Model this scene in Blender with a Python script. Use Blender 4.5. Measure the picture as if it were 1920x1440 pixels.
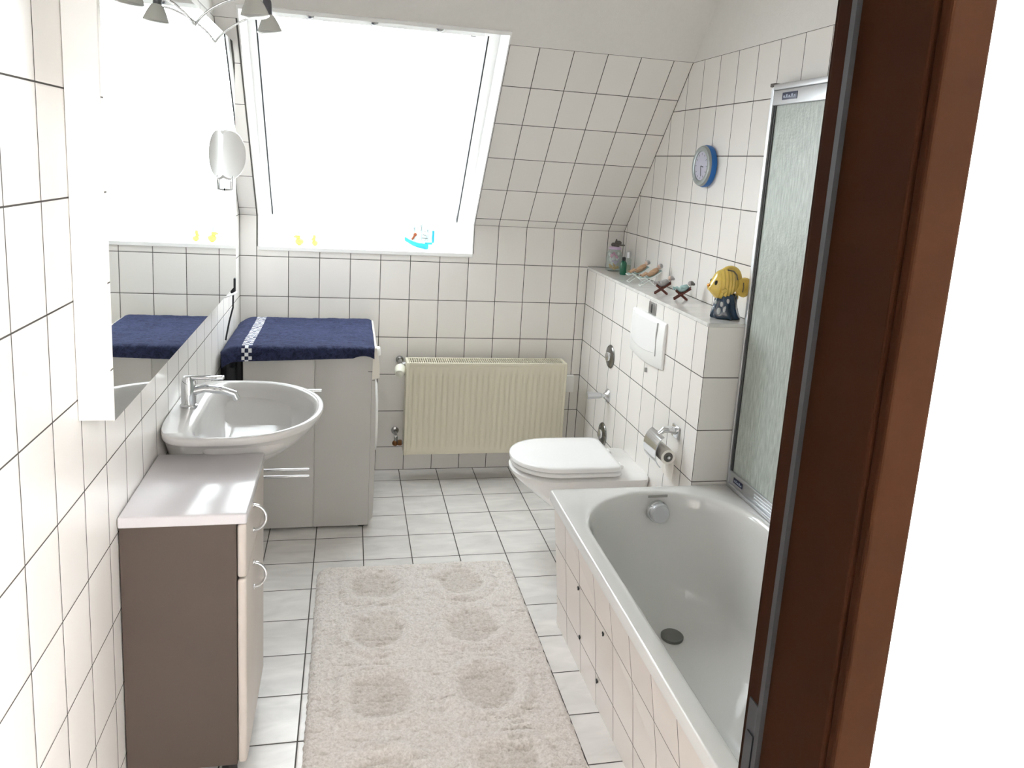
import bpy, bmesh, math, random
from mathutils import Vector, Matrix, noise
for o in list(bpy.data.objects): bpy.data.objects.remove(o)
random.seed(7)
S = bpy.context.scene
COL = S.collection
PI = math.pi; sin = math.sin; cos = math.cos; R = math.radians

# ------------------------------------------------------------------ camera
F, CX, CY, CZ, YAW, PIT, ROL = 1437.73172, 0.43991979, -3.92518682, 1.63973914, 0.22104, -0.18355, 0.06231
PPX, PPY = 968.88364, 579.31738
fw = Vector((sin(YAW)*cos(PIT), cos(YAW)*cos(PIT), sin(PIT)))
rt = Vector((cos(YAW), -sin(YAW), 0)); up = rt.cross(fw)
r2 = cos(ROL)*rt + sin(ROL)*up; u2 = -sin(ROL)*rt + cos(ROL)*up
cam = bpy.data.cameras.new('camera'); camo = bpy.data.objects.new('camera', cam); COL.objects.link(camo)
m = Matrix((r2, u2, -fw)).transposed().to_4x4(); m.translation = (CX, CY, CZ)
camo.matrix_world = m
cam.sensor_fit = 'HORIZONTAL'; cam.sensor_width = 36; cam.lens = F*36/1920
cam.shift_x = -(PPX-960)/1920; cam.shift_y = (PPY-720)/1920
cam.clip_start = 0.05
S.camera = camo
# ------------------------------------------------------------------ world, light, exposure
W = bpy.data.worlds.new('overcast_sky'); S.world = W; W.use_nodes = True
bg = W.node_tree.nodes['Background']; bg.inputs[0].default_value = (0.93, 0.975, 1.0, 1); bg.inputs[1].default_value = 3.1
S.view_settings.view_transform = 'Standard'; S.view_settings.look = 'None'
S.view_settings.exposure = 1.93; S.view_settings.gamma = 1; S.view_settings.use_curve_mapping = False
S.cycles.use_denoising = True
S.cycles.max_bounces = 14; S.cycles.diffuse_bounces = 9; S.cycles.glossy_bounces = 6; S.cycles.transmission_bounces = 10
S.cycles.transparent_max_bounces = 12
S.cycles.caustics_reflective = False; S.cycles.caustics_refractive = False; S.cycles.sample_clamp_indirect = 6
TH = 0.87052; ZJ = 1.33; ST = 0.0472           # slope angle, slope foot, narrow strip
XL, XR, XB = -0.08, 1.89, 1.70                  # left wall, right wall, face of pipe box
YD = -3.19                                      # inner face of door wall
NS = Vector((0, sin(TH), cos(TH)))              # outward slope normal
def SP(x, s, d=0):                              # point on the slope: s up the slope, d outward
    return Vector((x, -s*cos(TH), ZJ + s*sin(TH))) + NS*d
def area(name, loc, rot, sx, sy, e, col=(1, 1, 1), portal=False):
    l = bpy.data.lights.new(name, 'AREA'); l.shape = 'RECTANGLE'; l.size = sx; l.size_y = sy; l.energy = e; l.color = col
    o = bpy.data.objects.new(name, l); COL.objects.link(o); o.location = loc; o.rotation_euler = rot
    if portal: l.cycles.is_portal = True
    return o
# sky portal in the roof window (guides sampling of the sky only)
area('window_portal', SP(0.535, 0.46, 0.32), (PI - (PI/2 - TH) - PI/2 + 0, 0, 0), 1.2, 1.5, 1, portal=True)
bpy.data.objects['window_portal'].rotation_euler = (NS*1.0).to_track_quat('Z', 'Y').to_euler()
# low hazy sun behind thin cloud, coming in through the roof window from the left
sd = bpy.data.lights.new('hazy_sun', 'SUN'); sd.energy = .15; sd.angle = R(32); sd.color = (1, .985, .95)
so_ = bpy.data.objects.new('hazy_sun', sd); COL.objects.link(so_)
so_.rotation_euler = Vector((-1.15, .80, .66)).to_track_quat('Z', 'Y').to_euler(); so_.location = (-2, 2, 3.5)
# strength of the fill lamp added in the unseen hallway
HALL_E = 38.0

# ------------------------------------------------------------------ materials
def mat(name, col=(.8, .8, .8), rough=.5, metal=0, spec=.5, coat=0, trans=0, ior=1.45, sheen=0, noise_=None, bump=None, emit=None):
    m = bpy.data.materials.new(name); m.use_nodes = True
    nt = m.node_tree; b = nt.nodes['Principled BSDF']; N = nt.nodes; L = nt.links
    b.inputs['Base Color'].default_value = (*col, 1); b.inputs['Roughness'].default_value = rough
    b.inputs['Metallic'].default_value = metal; b.inputs['Specular IOR Level'].default_value = spec
    b.inputs['Coat Weight'].default_value = coat; b.inputs['Transmission Weight'].default_value = trans
    b.inputs['IOR'].default_value = ior; b.inputs['Sheen Weight'].default_value = sheen
    tc = N.new('ShaderNodeTexCoord')
    if noise_:
        sc, amt, det = noise_
        n = N.new('ShaderNodeTexNoise'); n.inputs['Scale'].default_value = sc; n.inputs['Detail'].default_value = det
        L.new(tc.outputs['Object'], n.inputs['Vector'])
        mx = N.new('ShaderNodeMix'); mx.data_type = 'RGBA'
        mx.inputs['A'].default_value = (*[c*(1-amt) for c in col], 1); mx.inputs['B'].default_value = (*[min(1, c*(1+amt)) for c in col], 1)
        L.new(n.outputs['Fac'], mx.inputs['Factor']); L.new(mx.outputs['Result'], b.inputs['Base Color'])
    if bump:
        sc, st, dist = bump
        n2 = N.new('ShaderNodeTexNoise'); n2.inputs['Scale'].default_value = sc; n2.inputs['Detail'].default_value = 4
        L.new(tc.outputs['Object'], n2.inputs['Vector'])
        bp = N.new('ShaderNodeBump'); bp.inputs['Strength'].default_value = st; bp.inputs['Distance'].default_value = dist
        L.new(n2.outputs['Fac'], bp.inputs['Height']); L.new(bp.outputs['Normal'], b.inputs['Normal'])
    return m

def tile_mat(name, tu, tv, col, grout, rough=.3, gw=.0034, vein=0.0, var=.035, wave=.05):
    """tiles on a UV map measured in metres"""
    m = bpy.data.materials.new(name); m.use_nodes = True
    nt = m.node_tree; N = nt.nodes; L = nt.links; b = N['Principled BSDF']
    def math_(op, a, b_=None, c=None):
        n = N.new('ShaderNodeMath'); n.operation = op
        for i, v in enumerate((a, b_, c)):
            if v is None: continue
            if isinstance(v, (int, float)): n.inputs[i].default_value = v
            else: L.new(v, n.inputs[i])
        return n.outputs[0]
    uv = N.new('ShaderNodeUVMap'); sp = N.new('ShaderNodeSeparateXYZ'); L.new(uv.outputs[0], sp.inputs[0])
    masks = []; cells = []
    for o, t in ((sp.outputs[0], tu), (sp.outputs[1], tv)):
        q = math_('DIVIDE', o, t); fr = math_('FRACT', q); fl = math_('FLOOR', q)
        d = math_('MULTIPLY', math_('MINIMUM', fr, math_('SUBTRACT', 1.0, fr)), t)   # metres to nearest joint
        masks.append(d); cells.append(fl)
    dmin = math_('MINIMUM', masks[0], masks[1])
    mr = N.new('ShaderNodeMapRange'); mr.interpolation_type = 'SMOOTHSTEP'
    mr.inputs[1].default_value = gw*.38; mr.inputs[2].default_value = gw*.62
    L.new(dmin, mr.inputs[0])                                   # 0 joint .. 1 tile
    edge = N.new('ShaderNodeMapRange'); edge.interpolation_type = 'SMOOTHSTEP'
    edge.inputs[1].default_value = gw*.35; edge.inputs[2].default_value = gw*1.5; L.new(dmin, edge.inputs[0])
    cb = N.new('ShaderNodeCombineXYZ'); L.new(cells[0], cb.inputs[0]); L.new(cells[1], cb.inputs[1])
    wn = N.new('ShaderNodeTexWhiteNoise'); wn.noise_dimensions = '3D'; L.new(cb.outputs[0], wn.inputs['Vector'])
    val = math_('MULTIPLY_ADD', wn.outputs['Value'], 2*var, 1-var)
    if vein:
        # soft marbling, turned a little from tile to tile
        ad = N.new('ShaderNodeVectorMath'); ad.operation = 'ADD'; L.new(uv.outputs[0], ad.inputs[0]); L.new(wn.outputs['Color'], ad.inputs[1])
        mp = N.new('ShaderNodeMapping'); mp.inputs['Scale'].default_value = (2.2, 7, 1); mp.inputs['Rotation'].default_value = (0, 0, .6)
        L.new(ad.outputs[0], mp.inputs['Vector'])
        nz = N.new('ShaderNodeTexNoise'); nz.inputs['Scale'].default_value = 2.6; nz.inputs['Detail'].default_value = 5; nz.inputs['Distortion'].default_value = .8
        L.new(mp.outputs[0], nz.inputs['Vector'])
        val = math_('MULTIPLY', val, math_('MULTIPLY_ADD', nz.outputs['Fac'], vein*2, 1-vein))
    cm = N.new('ShaderNodeMix'); cm.data_type = 'RGBA'; cm.blend_type = 'MULTIPLY'; cm.inputs['Factor'].default_value = 1
    cm.inputs['A'].default_value = (*col, 1)
    cc = N.new('ShaderNodeCombineColor')
    for i in range(3): L.new(val, cc.inputs[i])
    L.new(cc.outputs[0], cm.inputs['B'])
    mx = N.new('ShaderNodeMix'); mx.data_type = 'RGBA'; mx.inputs['A'].default_value = (*grout, 1)
    L.new(mr.outputs[0], mx.inputs['Factor']); L.new(cm.outputs['Result'], mx.inputs['B'])
    L.new(mx.outputs['Result'], b.inputs['Base Color'])
    ro = N.new('ShaderNodeMapRange'); ro.inputs[3].default_value = .9; ro.inputs[4].default_value = rough
    L.new(mr.outputs[0], ro.inputs[0]); L.new(ro.outputs[0], b.inputs['Roughness'])
    wv = N.new('ShaderNodeTexNoise'); wv.inputs['Scale'].default_value = 9; L.new(uv.outputs[0], wv.inputs['Vector'])
    h = math_('MULTIPLY_ADD', wv.outputs['Fac'], wave, edge.outputs[0])
    bp = N.new('ShaderNodeBump'); bp.inputs['Strength'].default_value = .5; bp.inputs['Distance'].default_value = .0012
    L.new(h, bp.inputs['Height']); L.new(bp.outputs['Normal'], b.inputs['Normal'])
    return m

M = {}
M['tile'] = tile_mat('white_wall_tile', .15, .2, (.81, .785, .755), (.065, .06, .052), rough=.28)
M['apron_tile'] = tile_mat('white_bath_panel_tile', .155, .2, (.74, .68, .64), (.06, .052, .045), rough=.22, gw=.0026)
M['floor'] = tile_mat('marbled_floor_tile', .2, .2, (.72, .70, .68), (.07, .062, .056), rough=.26, gw=.0042, vein=.24, var=.02)
M['plaster'] = mat('white_roughcast_plaster', (.78, .765, .74), .95, spec=.1, noise_=(60, .03, 3), bump=(260, .35, .002))
M['hallplaster'] = mat('white_hall_plaster', (.86, .86, .85), .9, spec=.1, bump=(180, .2, .001))
M['ledge'] = tile_mat('marbled_ledge_tile', .3, .3, (.74, .73, .71), (.2, .19, .18), rough=.12, gw=.002, vein=.2)
M['white'] = mat('white_lacquer', (.86, .86, .85), .3)
M['reveal'] = mat('white_window_lining', (.88, .88, .87), .5)
M['rubber'] = mat('dark_rubber', (.02, .02, .022), .6)
M['ceramic'] = mat('white_sanitary_ceramic', (.82, .81, .80), .07, spec=.6, coat=.6)
M['enamel'] = mat('white_bath_enamel', (.71, .705, .695), .055, spec=.6, coat=.5)
M['lid'] = mat('white_seat_plastic', (.86, .86, .86), .16)
M['chrome'] = mat('chrome', (.72, .73, .75), .09, metal=1)
M['satin'] = mat('satin_steel', (.42, .42, .42), .25, metal=1)
M['dullchrome'] = mat('dull_chrome', (.26, .26, .25), .2, metal=1)
M['plugmetal'] = mat('dark_grey_plug_metal', (.22, .22, .21), .4, metal=.7)
M['capgrey'] = mat('satin_cap', (.60, .61, .63), .38, metal=.6)
M['alu'] = mat('brushed_aluminium', (.62, .63, .65), .3, metal=1, bump=(40, .1, .0005))
M['darkalu'] = mat('dark_seal', (.04, .04, .04), .4)
M['radiator'] = mat('cream_radiator_enamel', (.69, .65, .52), .35, noise_=(3, .03, 2))
M['radiator_dark'] = mat('radiator_inside', (.05, .045, .04), .8)
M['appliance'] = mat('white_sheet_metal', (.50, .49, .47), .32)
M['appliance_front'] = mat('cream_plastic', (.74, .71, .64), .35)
M['dark'] = mat('dark_recess', (.015, .015, .015), .7)
M['cab'] = mat('beige_cabinet_foil', (.55, .50, .46), .42, noise_=(4, .04, 3))
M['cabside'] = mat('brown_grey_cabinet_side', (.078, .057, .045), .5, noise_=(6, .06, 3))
M['cabtop'] = mat('pale_glossy_top', (.62, .60, .62), .16, noise_=(3, .05, 3))
M['brownwood'] = mat('dark_brown_door_wood', (.018, .006, .002), .8, spec=.05, noise_=(14, .25, 5))
M['brownwood2'] = mat('brown_door_edge_wood', (.12, .05, .018), .6, spec=.15, noise_=(14, .2, 5))
M['mirror'] = mat('mirror_glass', (.93, .95, .94), .01, metal=1)
M['navy_text'] = mat('navy_badge', (.01, .015, .06), .4)
M['paper'] = mat('tissue_paper', (.80, .77, .72), .95, bump=(120, .3, .001))
M['core'] = mat('grey_cardboard', (.16, .15, .14), .9)
M['thermo'] = mat('cream_thermostat_plastic', (.72, .72, .62), .4)
M['brass'] = mat('aged_brass', (.22, .10, .04), .35, metal=1)
M['black'] = mat('black_plastic', (.015, .016, .02), .4)
M['gold'] = mat('yellow_glaze', (.78, .56, .12), .16, coat=.5, noise_=(28, .25, 3))
M['orange'] = mat('orange_glaze', (.72, .28, .03), .2, coat=.4)
M['reef'] = mat('dark_blue_glaze', (.008, .035, .075), .12, coat=.8, noise_=(30, .4, 3))
M['reefspot'] = mat('pale_reef_glaze', (.55, .58, .60), .2, coat=.5)
M['clockring'] = mat('grey_metallic_plastic', (.34, .37, .37), .3, metal=.5)
M['blue'] = mat('blue_plastic', (.015, .13, .42), .35)
M['dial'] = mat('pale_lilac_dial', (.50, .50, .60), .35)
M['dial_mark'] = mat('dark_dial_ink', (.09, .09, .11), .5)
M['brownstick'] = mat('reddish_brown_wood', (.10, .022, .012), .5)
M['tan'] = mat('tan_resin', (.50, .32, .20), .45, noise_=(90, .3, 3))
M['greyresin'] = mat('grey_resin', (.42, .40, .40), .4, noise_=(110, .35, 3))
M['skin'] = mat('pinkish_resin', (.66, .50, .42), .45, noise_=(90, .2, 2))
M['teal'] = mat('pale_teal_resin', (.35, .52, .52), .4, noise_=(110, .3, 3))
M['hair'] = mat('dark_grey_resin', (.13, .12, .11), .5)
M['greenglass'] = mat('dark_green_glass', (.0, .13, .06), .08, coat=.6)
M['pink'] = mat('pink_paper', (.72, .32, .48), .6)
M['lilac'] = mat('lilac_liquid', (.62, .48, .66), .3)
M['amber'] = mat('amber_contents', (.65, .42, .12), .3)
M['orn'] = mat('dark_ornament', (.10, .09, .08), .35)
M['cyan'] = mat('turquoise_glass', (.05, .60, .85), .08, trans=.55, ior=1.4)
M['paleglass'] = mat('pale_clear_plastic', (.80, .93, .95), .08, trans=.85, ior=1.35)
M['brownbit'] = mat('red_brown_bead', (.30, .07, .02), .4)
M['yellow'] = mat('yellow_rubber', (.95, .72, .12), .4)
M['lightblue'] = mat('light_blue_rubber', (.45, .75, .95), .4)
M['lampglass'] = mat('ribbed_reflector_glass', (.62, .62, .58), .18, metal=.35, bump=(300, .4, .001))
M['lampsocket'] = mat('grey_lamp_socket', (.10, .10, .11), .35, metal=.4)
def glass(name, tint=(1, 1, 1), rough=0.0, fac=.12, body=None, bodyfac=0.0, streak=None):
    m = bpy.data.materials.new(name); m.use_nodes = True; nt = m.node_tree; N = nt.nodes; L = nt.links
    N.remove(N['Principled BSDF']); out = N['Material Output']
    tr = N.new('ShaderNodeBsdfTransparent'); tr.inputs[0].default_value = (*tint, 1)
    gl = N.new('ShaderNodeBsdfGlossy'); gl.inputs['Roughness'].default_value = max(rough, .02)
    lw = N.new('ShaderNodeLayerWeight'); lw.inputs['Blend'].default_value = .5
    pw = N.new('ShaderNodeMath'); pw.operation = 'POWER'; pw.inputs[1].default_value = 5; L.new(lw.outputs['Facing'], pw.inputs[0])
    ma = N.new('ShaderNodeMath'); ma.operation = 'MULTIPLY_ADD'; ma.inputs[1].default_value = .9; ma.inputs[2].default_value = .035; L.new(pw.outputs[0], ma.inputs[0])
    mx = N.new('ShaderNodeMixShader'); L.new(ma.outputs[0], mx.inputs[0]); L.new(tr.outputs[0], mx.inputs[1]); L.new(gl.outputs[0], mx.inputs[2])
    last = mx.outputs[0]
    if bodyfac:
        df = N.new('ShaderNodeBsdfDiffuse'); df.inputs[0].default_value = (*body, 1)
        m2 = N.new('ShaderNodeMixShader'); m2.inputs[0].default_value = bodyfac
        L.new(last, m2.inputs[1]); L.new(df.outputs[0], m2.inputs[2]); last = m2.outputs[0]
    L.new(last, out.inputs['Surface'])
    return m
M['pane'] = glass('clear_window_glass', (.98, .99, .99))
M['clearglass'] = glass('clear_thin_glass', (.88, .93, .92), body=(.75, .85, .83), bodyfac=.16)
# structured bathroom glass of the shower screen
def screen_glass():
    m = bpy.data.materials.new('frosted_streaked_glass'); m.use_nodes = True; nt = m.node_tree; N = nt.nodes; L = nt.links
    b = N['Principled BSDF']; tc = N.new('ShaderNodeTexCoord')
    mp = N.new('ShaderNodeMapping'); mp.inputs['Scale'].default_value = (1, 60, 9); L.new(tc.outputs['Object'], mp.inputs['Vector'])
    n = N.new('ShaderNodeTexNoise'); n.inputs['Scale'].default_value = 2.2; n.inputs['Detail'].default_value = 6; L.new(mp.outputs[0], n.inputs['Vector'])
    cr = N.new('ShaderNodeValToRGB'); cr.color_ramp.elements[0].position = .3; cr.color_ramp.elements[0].color = (.46, .52, .47, 1)
    cr.color_ramp.elements[1].position = .7; cr.color_ramp.elements[1].color = (.76, .82, .77, 1)
    L.new(n.outputs['Fac'], cr.inputs[0]); L.new(cr.outputs[0], b.inputs['Base Color'])
    b.inputs['Roughness'].default_value = .34; b.inputs['Transmission Weight'].default_value = .30; b.inputs['IOR'].default_value = 1.4
    bp = N.new('ShaderNodeBump'); bp.inputs['Strength'].default_value = .6; bp.inputs['Distance'].default_value = .002
    n2 = N.new('ShaderNodeTexNoise'); n2.inputs['Scale'].default_value = 120; L.new(tc.outputs['Object'], n2.inputs['Vector'])
    L.new(n2.outputs['Fac'], bp.inputs['Height']); L.new(bp.outputs['Normal'], b.inputs['Normal'])
    return m
M['screen'] = screen_glass()
def towel_mat():
    m = bpy.data.materials.new('navy_terry'); m.use_nodes = True; nt = m.node_tree; N = nt.nodes; L = nt.links
    b = N['Principled BSDF']; tc = N.new('ShaderNodeTexCoord'); uv = N.new('ShaderNodeUVMap')
    n = N.new('ShaderNodeTexNoise'); n.inputs['Scale'].default_value = 34; n.inputs['Detail'].default_value = 9; n.inputs['Roughness'].default_value = .85; n.inputs['Distortion'].default_value = 1.2
    L.new(tc.outputs['Object'], n.inputs['Vector'])
    mx = N.new('ShaderNodeMix'); mx.data_type = 'RGBA'; mx.inputs['A'].default_value = (.004, .005, .018, 1); mx.inputs['B'].default_value = (.052, .064, .135, 1)
    rm = N.new('ShaderNodeMapRange'); rm.inputs[1].default_value = .36; rm.inputs[2].default_value = .66
    L.new(n.outputs['Fac'], rm.inputs[0]); L.new(rm.outputs[0], mx.inputs['Factor'])
    sp = N.new('ShaderNodeSeparateXYZ'); L.new(uv.outputs[0], sp.inputs[0])
    def mt(op, a, b_=None):
        q = N.new('ShaderNodeMath'); q.operation = op
        for i, v in enumerate((a, b_)):
            if v is None: continue
            if isinstance(v, (int, float)): q.inputs[i].default_value = v
            else: L.new(v, q.inputs[i])
        return q.outputs[0]
    x = mt('SUBTRACT', sp.outputs[0], 0.016)
    band = mt('MULTIPLY', mt('GREATER_THAN', x, 0.0), mt('LESS_THAN', x, 0.042))
    cu = mt('FLOOR', mt('DIVIDE', x, .014)); cv = mt('FLOOR', mt('DIVIDE', sp.outputs[1], .014))
    par = mt('MODULO', mt('ABSOLUTE', mt('ADD', cu, cv)), 2.0)
    chk = mt('MULTIPLY', band, mt('LESS_THAN', par, 0.5))
    m2 = N.new('ShaderNodeMix'); m2.data_type = 'RGBA'; L.new(chk, m2.inputs['Factor']); L.new(mx.outputs['Result'], m2.inputs['A']); m2.inputs['B'].default_value = (.80, .82, .86, 1)
    L.new(m2.outputs['Result'], b.inputs['Base Color'])
    b.inputs['Roughness'].default_value = .95; b.inputs['Specular IOR Level'].default_value = .1
    b.inputs['Sheen Weight'].default_value = .12; b.inputs['Sheen Roughness'].default_value = .5; b.inputs['Sheen Tint'].default_value = (.55, .62, 1, 1)
    bp = N.new('ShaderNodeBump'); bp.inputs['Strength'].default_value = 1; bp.inputs['Distance'].default_value = .005
    n2 = N.new('ShaderNodeTexNoise'); n2.inputs['Scale'].default_value = 330; n2.inputs['Detail'].default_value = 3; L.new(tc.outputs['Object'], n2.inputs['Vector'])
    L.new(n2.outputs['Fac'], bp.inputs['Height']); L.new(bp.outputs['Normal'], b.inputs['Normal'])
    return m
M['towel'] = towel_mat()
def rug_mat():
    m = bpy.data.materials.new('cream_tufted_cotton'); m.use_nodes = True; nt = m.node_tree; N = nt.nodes; L = nt.links
    b = N['Principled BSDF']; tc = N.new('ShaderNodeTexCoord')
    at = N.new('ShaderNodeAttribute'); at.attribute_name = 'pile'
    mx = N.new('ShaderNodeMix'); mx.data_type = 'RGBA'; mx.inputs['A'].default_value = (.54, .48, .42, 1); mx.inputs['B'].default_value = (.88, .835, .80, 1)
    L.new(at.outputs['Fac'], mx.inputs['Factor'])
    n = N.new('ShaderNodeTexNoise'); n.inputs['Scale'].default_value = 150; n.inputs['Detail'].default_value = 5; L.new(tc.outputs['Object'], n.inputs['Vector'])
    m2 = N.new('ShaderNodeMix'); m2.data_type = 'RGBA'; m2.blend_type = 'MULTIPLY'; m2.inputs['Factor'].default_value = .5
    cr = N.new('ShaderNodeValToRGB'); cr.color_ramp.elements[0].position = .3; cr.color_ramp.elements[0].color = (.62, .58, .54, 1); cr.color_ramp.elements[1].position = .62
    L.new(n.outputs['Fac'], cr.inputs[0]); L.new(mx.outputs['Result'], m2.inputs['A']); L.new(cr.outputs[0], m2.inputs['B'])
    mp = N.new('ShaderNodeMapping'); mp.inputs['Scale'].default_value = (16, 48, 1); L.new(tc.outputs['Object'], mp.inputs['Vector'])
    n3 = N.new('ShaderNodeTexNoise'); n3.inputs['Scale'].default_value = 1; n3.inputs['Detail'].default_value = 9; n3.inputs['Roughness'].default_value = .72
    L.new(mp.outputs[0], n3.inputs['Vector'])
    c3 = N.new('ShaderNodeMapRange'); c3.inputs[1].default_value = .56; c3.inputs[2].default_value = .68; c3.inputs[4].default_value = .62; L.new(n3.outputs['Fac'], c3.inputs[0])
    m3 = N.new('ShaderNodeMix'); m3.data_type = 'RGBA'; L.new(c3.outputs[0], m3.inputs['Factor']); L.new(m2.outputs['Result'], m3.inputs['A']); m3.inputs['B'].default_value = (.46, .40, .34, 1)
    L.new(m3.outputs['Result'], b.inputs['Base Color'])
    b.inputs['Roughness'].default_value = 1; b.inputs['Specular IOR Level'].default_value = .05; b.inputs['Sheen Weight'].default_value = .25
    bp = N.new('ShaderNodeBump'); bp.inputs['Strength'].default_value = 1; bp.inputs['Distance'].default_value = .006
    L.new(n.outputs['Fac'], bp.inputs['Height']); L.new(bp.outputs['Normal'], b.inputs['Normal'])
    return m
M['rug'] = rug_mat()

# ------------------------------------------------------------------ mesh helpers
class MB:
    def __init__(s): s.v = []; s.f = []; s.mi = []; s.uv = {}
    def add(s, vs, fs, mi=0):
        n = len(s.v); s.v += [Vector(v) for v in vs]
        for f in fs: s.f.append([i+n for i in f]); s.mi.append(mi)
        return s
    def box(s, x0, x1, y0, y1, z0, z1, mi=0, c=0.0):
        if x0 > x1: x0, x1 = x1, x0
        if y0 > y1: y0, y1 = y1, y0
        if z0 > z1: z0, z1 = z1, z0
        c = min(c, (x1-x0)*.45, (y1-y0)*.45, (z1-z0)*.45)
        if c <= 0:
            vs = [(x, y, z) for x in (x0, x1) for y in (y0, y1) for z in (z0, z1)]
            return s.add(vs, [(0, 1, 3, 2), (4, 6, 7, 5), (0, 4, 5, 1), (2, 3, 7, 6), (0, 2, 6, 4), (1, 5, 7, 3)], mi)
        bm = bmesh.new(); bmesh.ops.create_cube(bm, size=1)
        for v in bm.verts: v.co = Vector(((x0+x1)/2+v.co.x*(x1-x0), (y0+y1)/2+v.co.y*(y1-y0), (z0+z1)/2+v.co.z*(z1-z0)))
        bmesh.ops.bevel(bm, geom=bm.edges[:], offset=c, segments=3, affect='EDGES', profile=.5)
        bm.verts.index_update(); s.add([v.co.copy() for v in bm.verts], [[v.index for v in f.verts] for f in bm.faces], mi); bm.free(); return s
    def loft(s, rings, cap0=True, cap1=True, closed=True, mi=0):
        n = len(rings[0]); base = len(s.v)
        for r in rings: s.v += [Vector(p) for p in r]
        for k in range(len(rings)-1):
            for i in range(n if closed else n-1):
                j = (i+1) % n
                s.f.append([base+k*n+i, base+k*n+j, base+(k+1)*n+j, base+(k+1)*n+i]); s.mi.append(mi)
        if cap0: s.f.append([base+i for i in range(n)][::-1]); s.mi.append(mi)
        if cap1: s.f.append([base+(len(rings)-1)*n+i for i in range(n)]); s.mi.append(mi)
        return s
    def lathe(s, prof, origin=(0, 0, 0), axis=(0, 0, 1), n=32, mi=0, cap0=True, cap1=True, sx=1, sy=1):
        ax = Vector(axis).normalized(); a = ax.orthogonal().normalized()
        if abs(ax.z) < .9: a = Vector((0, 0, 1)).cross(ax).normalized()
        b = ax.cross(a); o = Vector(origin)
        rings = [[o + ax*h + a*(r*sx*cos(2*PI*i/n)) + b*(r*sy*sin(2*PI*i/n)) for i in range(n)] for r, h in prof]
        return s.loft(rings, cap0, cap1, mi=mi)
    def tube(s, pts, r, n=12, mi=0, cap=True):
        pts = [Vector(p) for p in pts]; rings = []; prev = None
        for k, p in enumerate(pts):
            t = (pts[min(k+1, len(pts)-1)] - pts[max(k-1, 0)]).normalized()
            if prev is None: a = t.orthogonal().normalized()
            else: a = (prev - t*prev.dot(t)).normalized()
            prev = a; b = t.cross(a); rr = r[k] if isinstance(r, (list, tuple)) else r
            rings.append([p + a*(rr*cos(2*PI*i/n)) + b*(rr*sin(2*PI*i/n)) for i in range(n)])
        return s.loft(rings, cap, cap, mi=mi)
    def ball(s, c, rx, ry=None, rz=None, n=20, mi=0, rot=None):
        ry = rx if ry is None else ry; rz = rx if rz is None else rz; c = Vector(c)
        rings = []
        for k in range(1, n//2):
            ph = PI*k/(n//2)
            ring = [Vector((rx*sin(ph)*cos(2*PI*i/n), ry*sin(ph)*sin(2*PI*i/n), -rz*cos(ph))) for i in range(n)]
            if rot: ring = [rot @ v for v in ring]
            rings.append([c+v for v in ring])
        return s.loft(rings, True, True, mi=mi)
    def bar(s, p, q, w, h, upv=(0, 0, 1), mi=0):
        p, q = Vector(p), Vector(q); t = (q-p).normalized(); a = t.cross(Vector(upv)).normalized(); b = a.cross(t)
        return s.loft([[o + a*(w/2*i) + b*(h/2*j) for i, j in ((-1, -1), (1, -1), (1, 1), (-1, 1))] for o in (p, q)], mi=mi)
    def prism(s, poly, vec, mi=0):
        vec = Vector(vec); return s.loft([[Vector(p) for p in poly], [Vector(p)+vec for p in poly]], mi=mi)
def build(name, mb, mats, parent=None, org=(0, 0, 0), smooth=True, uvf=None, bevel=0, sub=0, angle=35):
    me = bpy.data.meshes.new(name); o = Vector(org)
    me.from_pydata([tuple(v-o) for v in mb.v], [], mb.f)
    if not isinstance(mats, (list, tuple)): mats = [mats]
    for m_ in mats: me.materials.append(m_)
    for p, i in zip(me.polygons, mb.mi): p.material_index = i
    bm = bmesh.new(); bm.from_mesh(me); bmesh.ops.recalc_face_normals(bm, faces=bm.faces); bm.to_mesh(me); bm.free()
    if uvf:
        ul = me.uv_layers.new(name='UVMap')
        for p in me.polygons:
            for li in p.loop_indices:
                co = me.vertices[me.loops[li].vertex_index].co + o
                ul.data[li].uv = uvf(co, p.normal)
    if smooth:
        me.shade_smooth()
        try: me.set_sharp_from_angle(angle=R(angle))
        except Exception: pass
    ob = bpy.data.objects.new(name, me); COL.objects.link(ob)
    if parent: ob.parent = parent
    else: ob.location = o
    if bevel:
        b = ob.modifiers.new('bevel', 'BEVEL'); b.width = bevel; b.segments = 2; b.limit_method = 'ANGLE'; b.angle_limit = R(40)
    if sub:
        b = ob.modifiers.new('subsurf', 'SUBSURF'); b.levels = sub; b.render_levels = sub
    return ob
class Thing:
    """an Empty at the thing's base; parts are given in world coordinates"""
    def __init__(s, name, label, cat, loc, group=None, kind=None, rot=0):
        s.o = bpy.data.objects.new(name, None); COL.objects.link(s.o); s.o.location = loc; s.loc = Vector(loc)
        s.o.empty_display_size = .05
        s.o['label'] = label; s.o['category'] = cat
        if group: s.o['group'] = group
    def part(s, name, mb, m_, parent=None, label=None, **k):
        ob = build(name, mb, m_, parent or s.o, s.loc, **k)
        if label: ob['label'] = label
        return ob
def tag(o, label, cat, group=None):
    o['label'] = label; o['category'] = cat
    if group: o['group'] = group
    return o
def struct(name, mb, m_, parent=None, **k):
    o = build(name, mb, m_, parent, smooth=k.pop('smooth', False), **k)
    if not parent: o['kind'] = 'structure'
    return o
def dup(root, loc, label=None, rz=None):
    r = root.copy(); COL.objects.link(r); r.location = loc
    if rz is not None: r.rotation_euler.z = rz
    if label: r['label'] = label
    for ch in list(root.children):
        c = ch.copy(); COL.objects.link(c); c.parent = r
        for g in list(ch.children):
            d = g.copy(); COL.objects.link(d); d.parent = c
    return r
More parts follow.
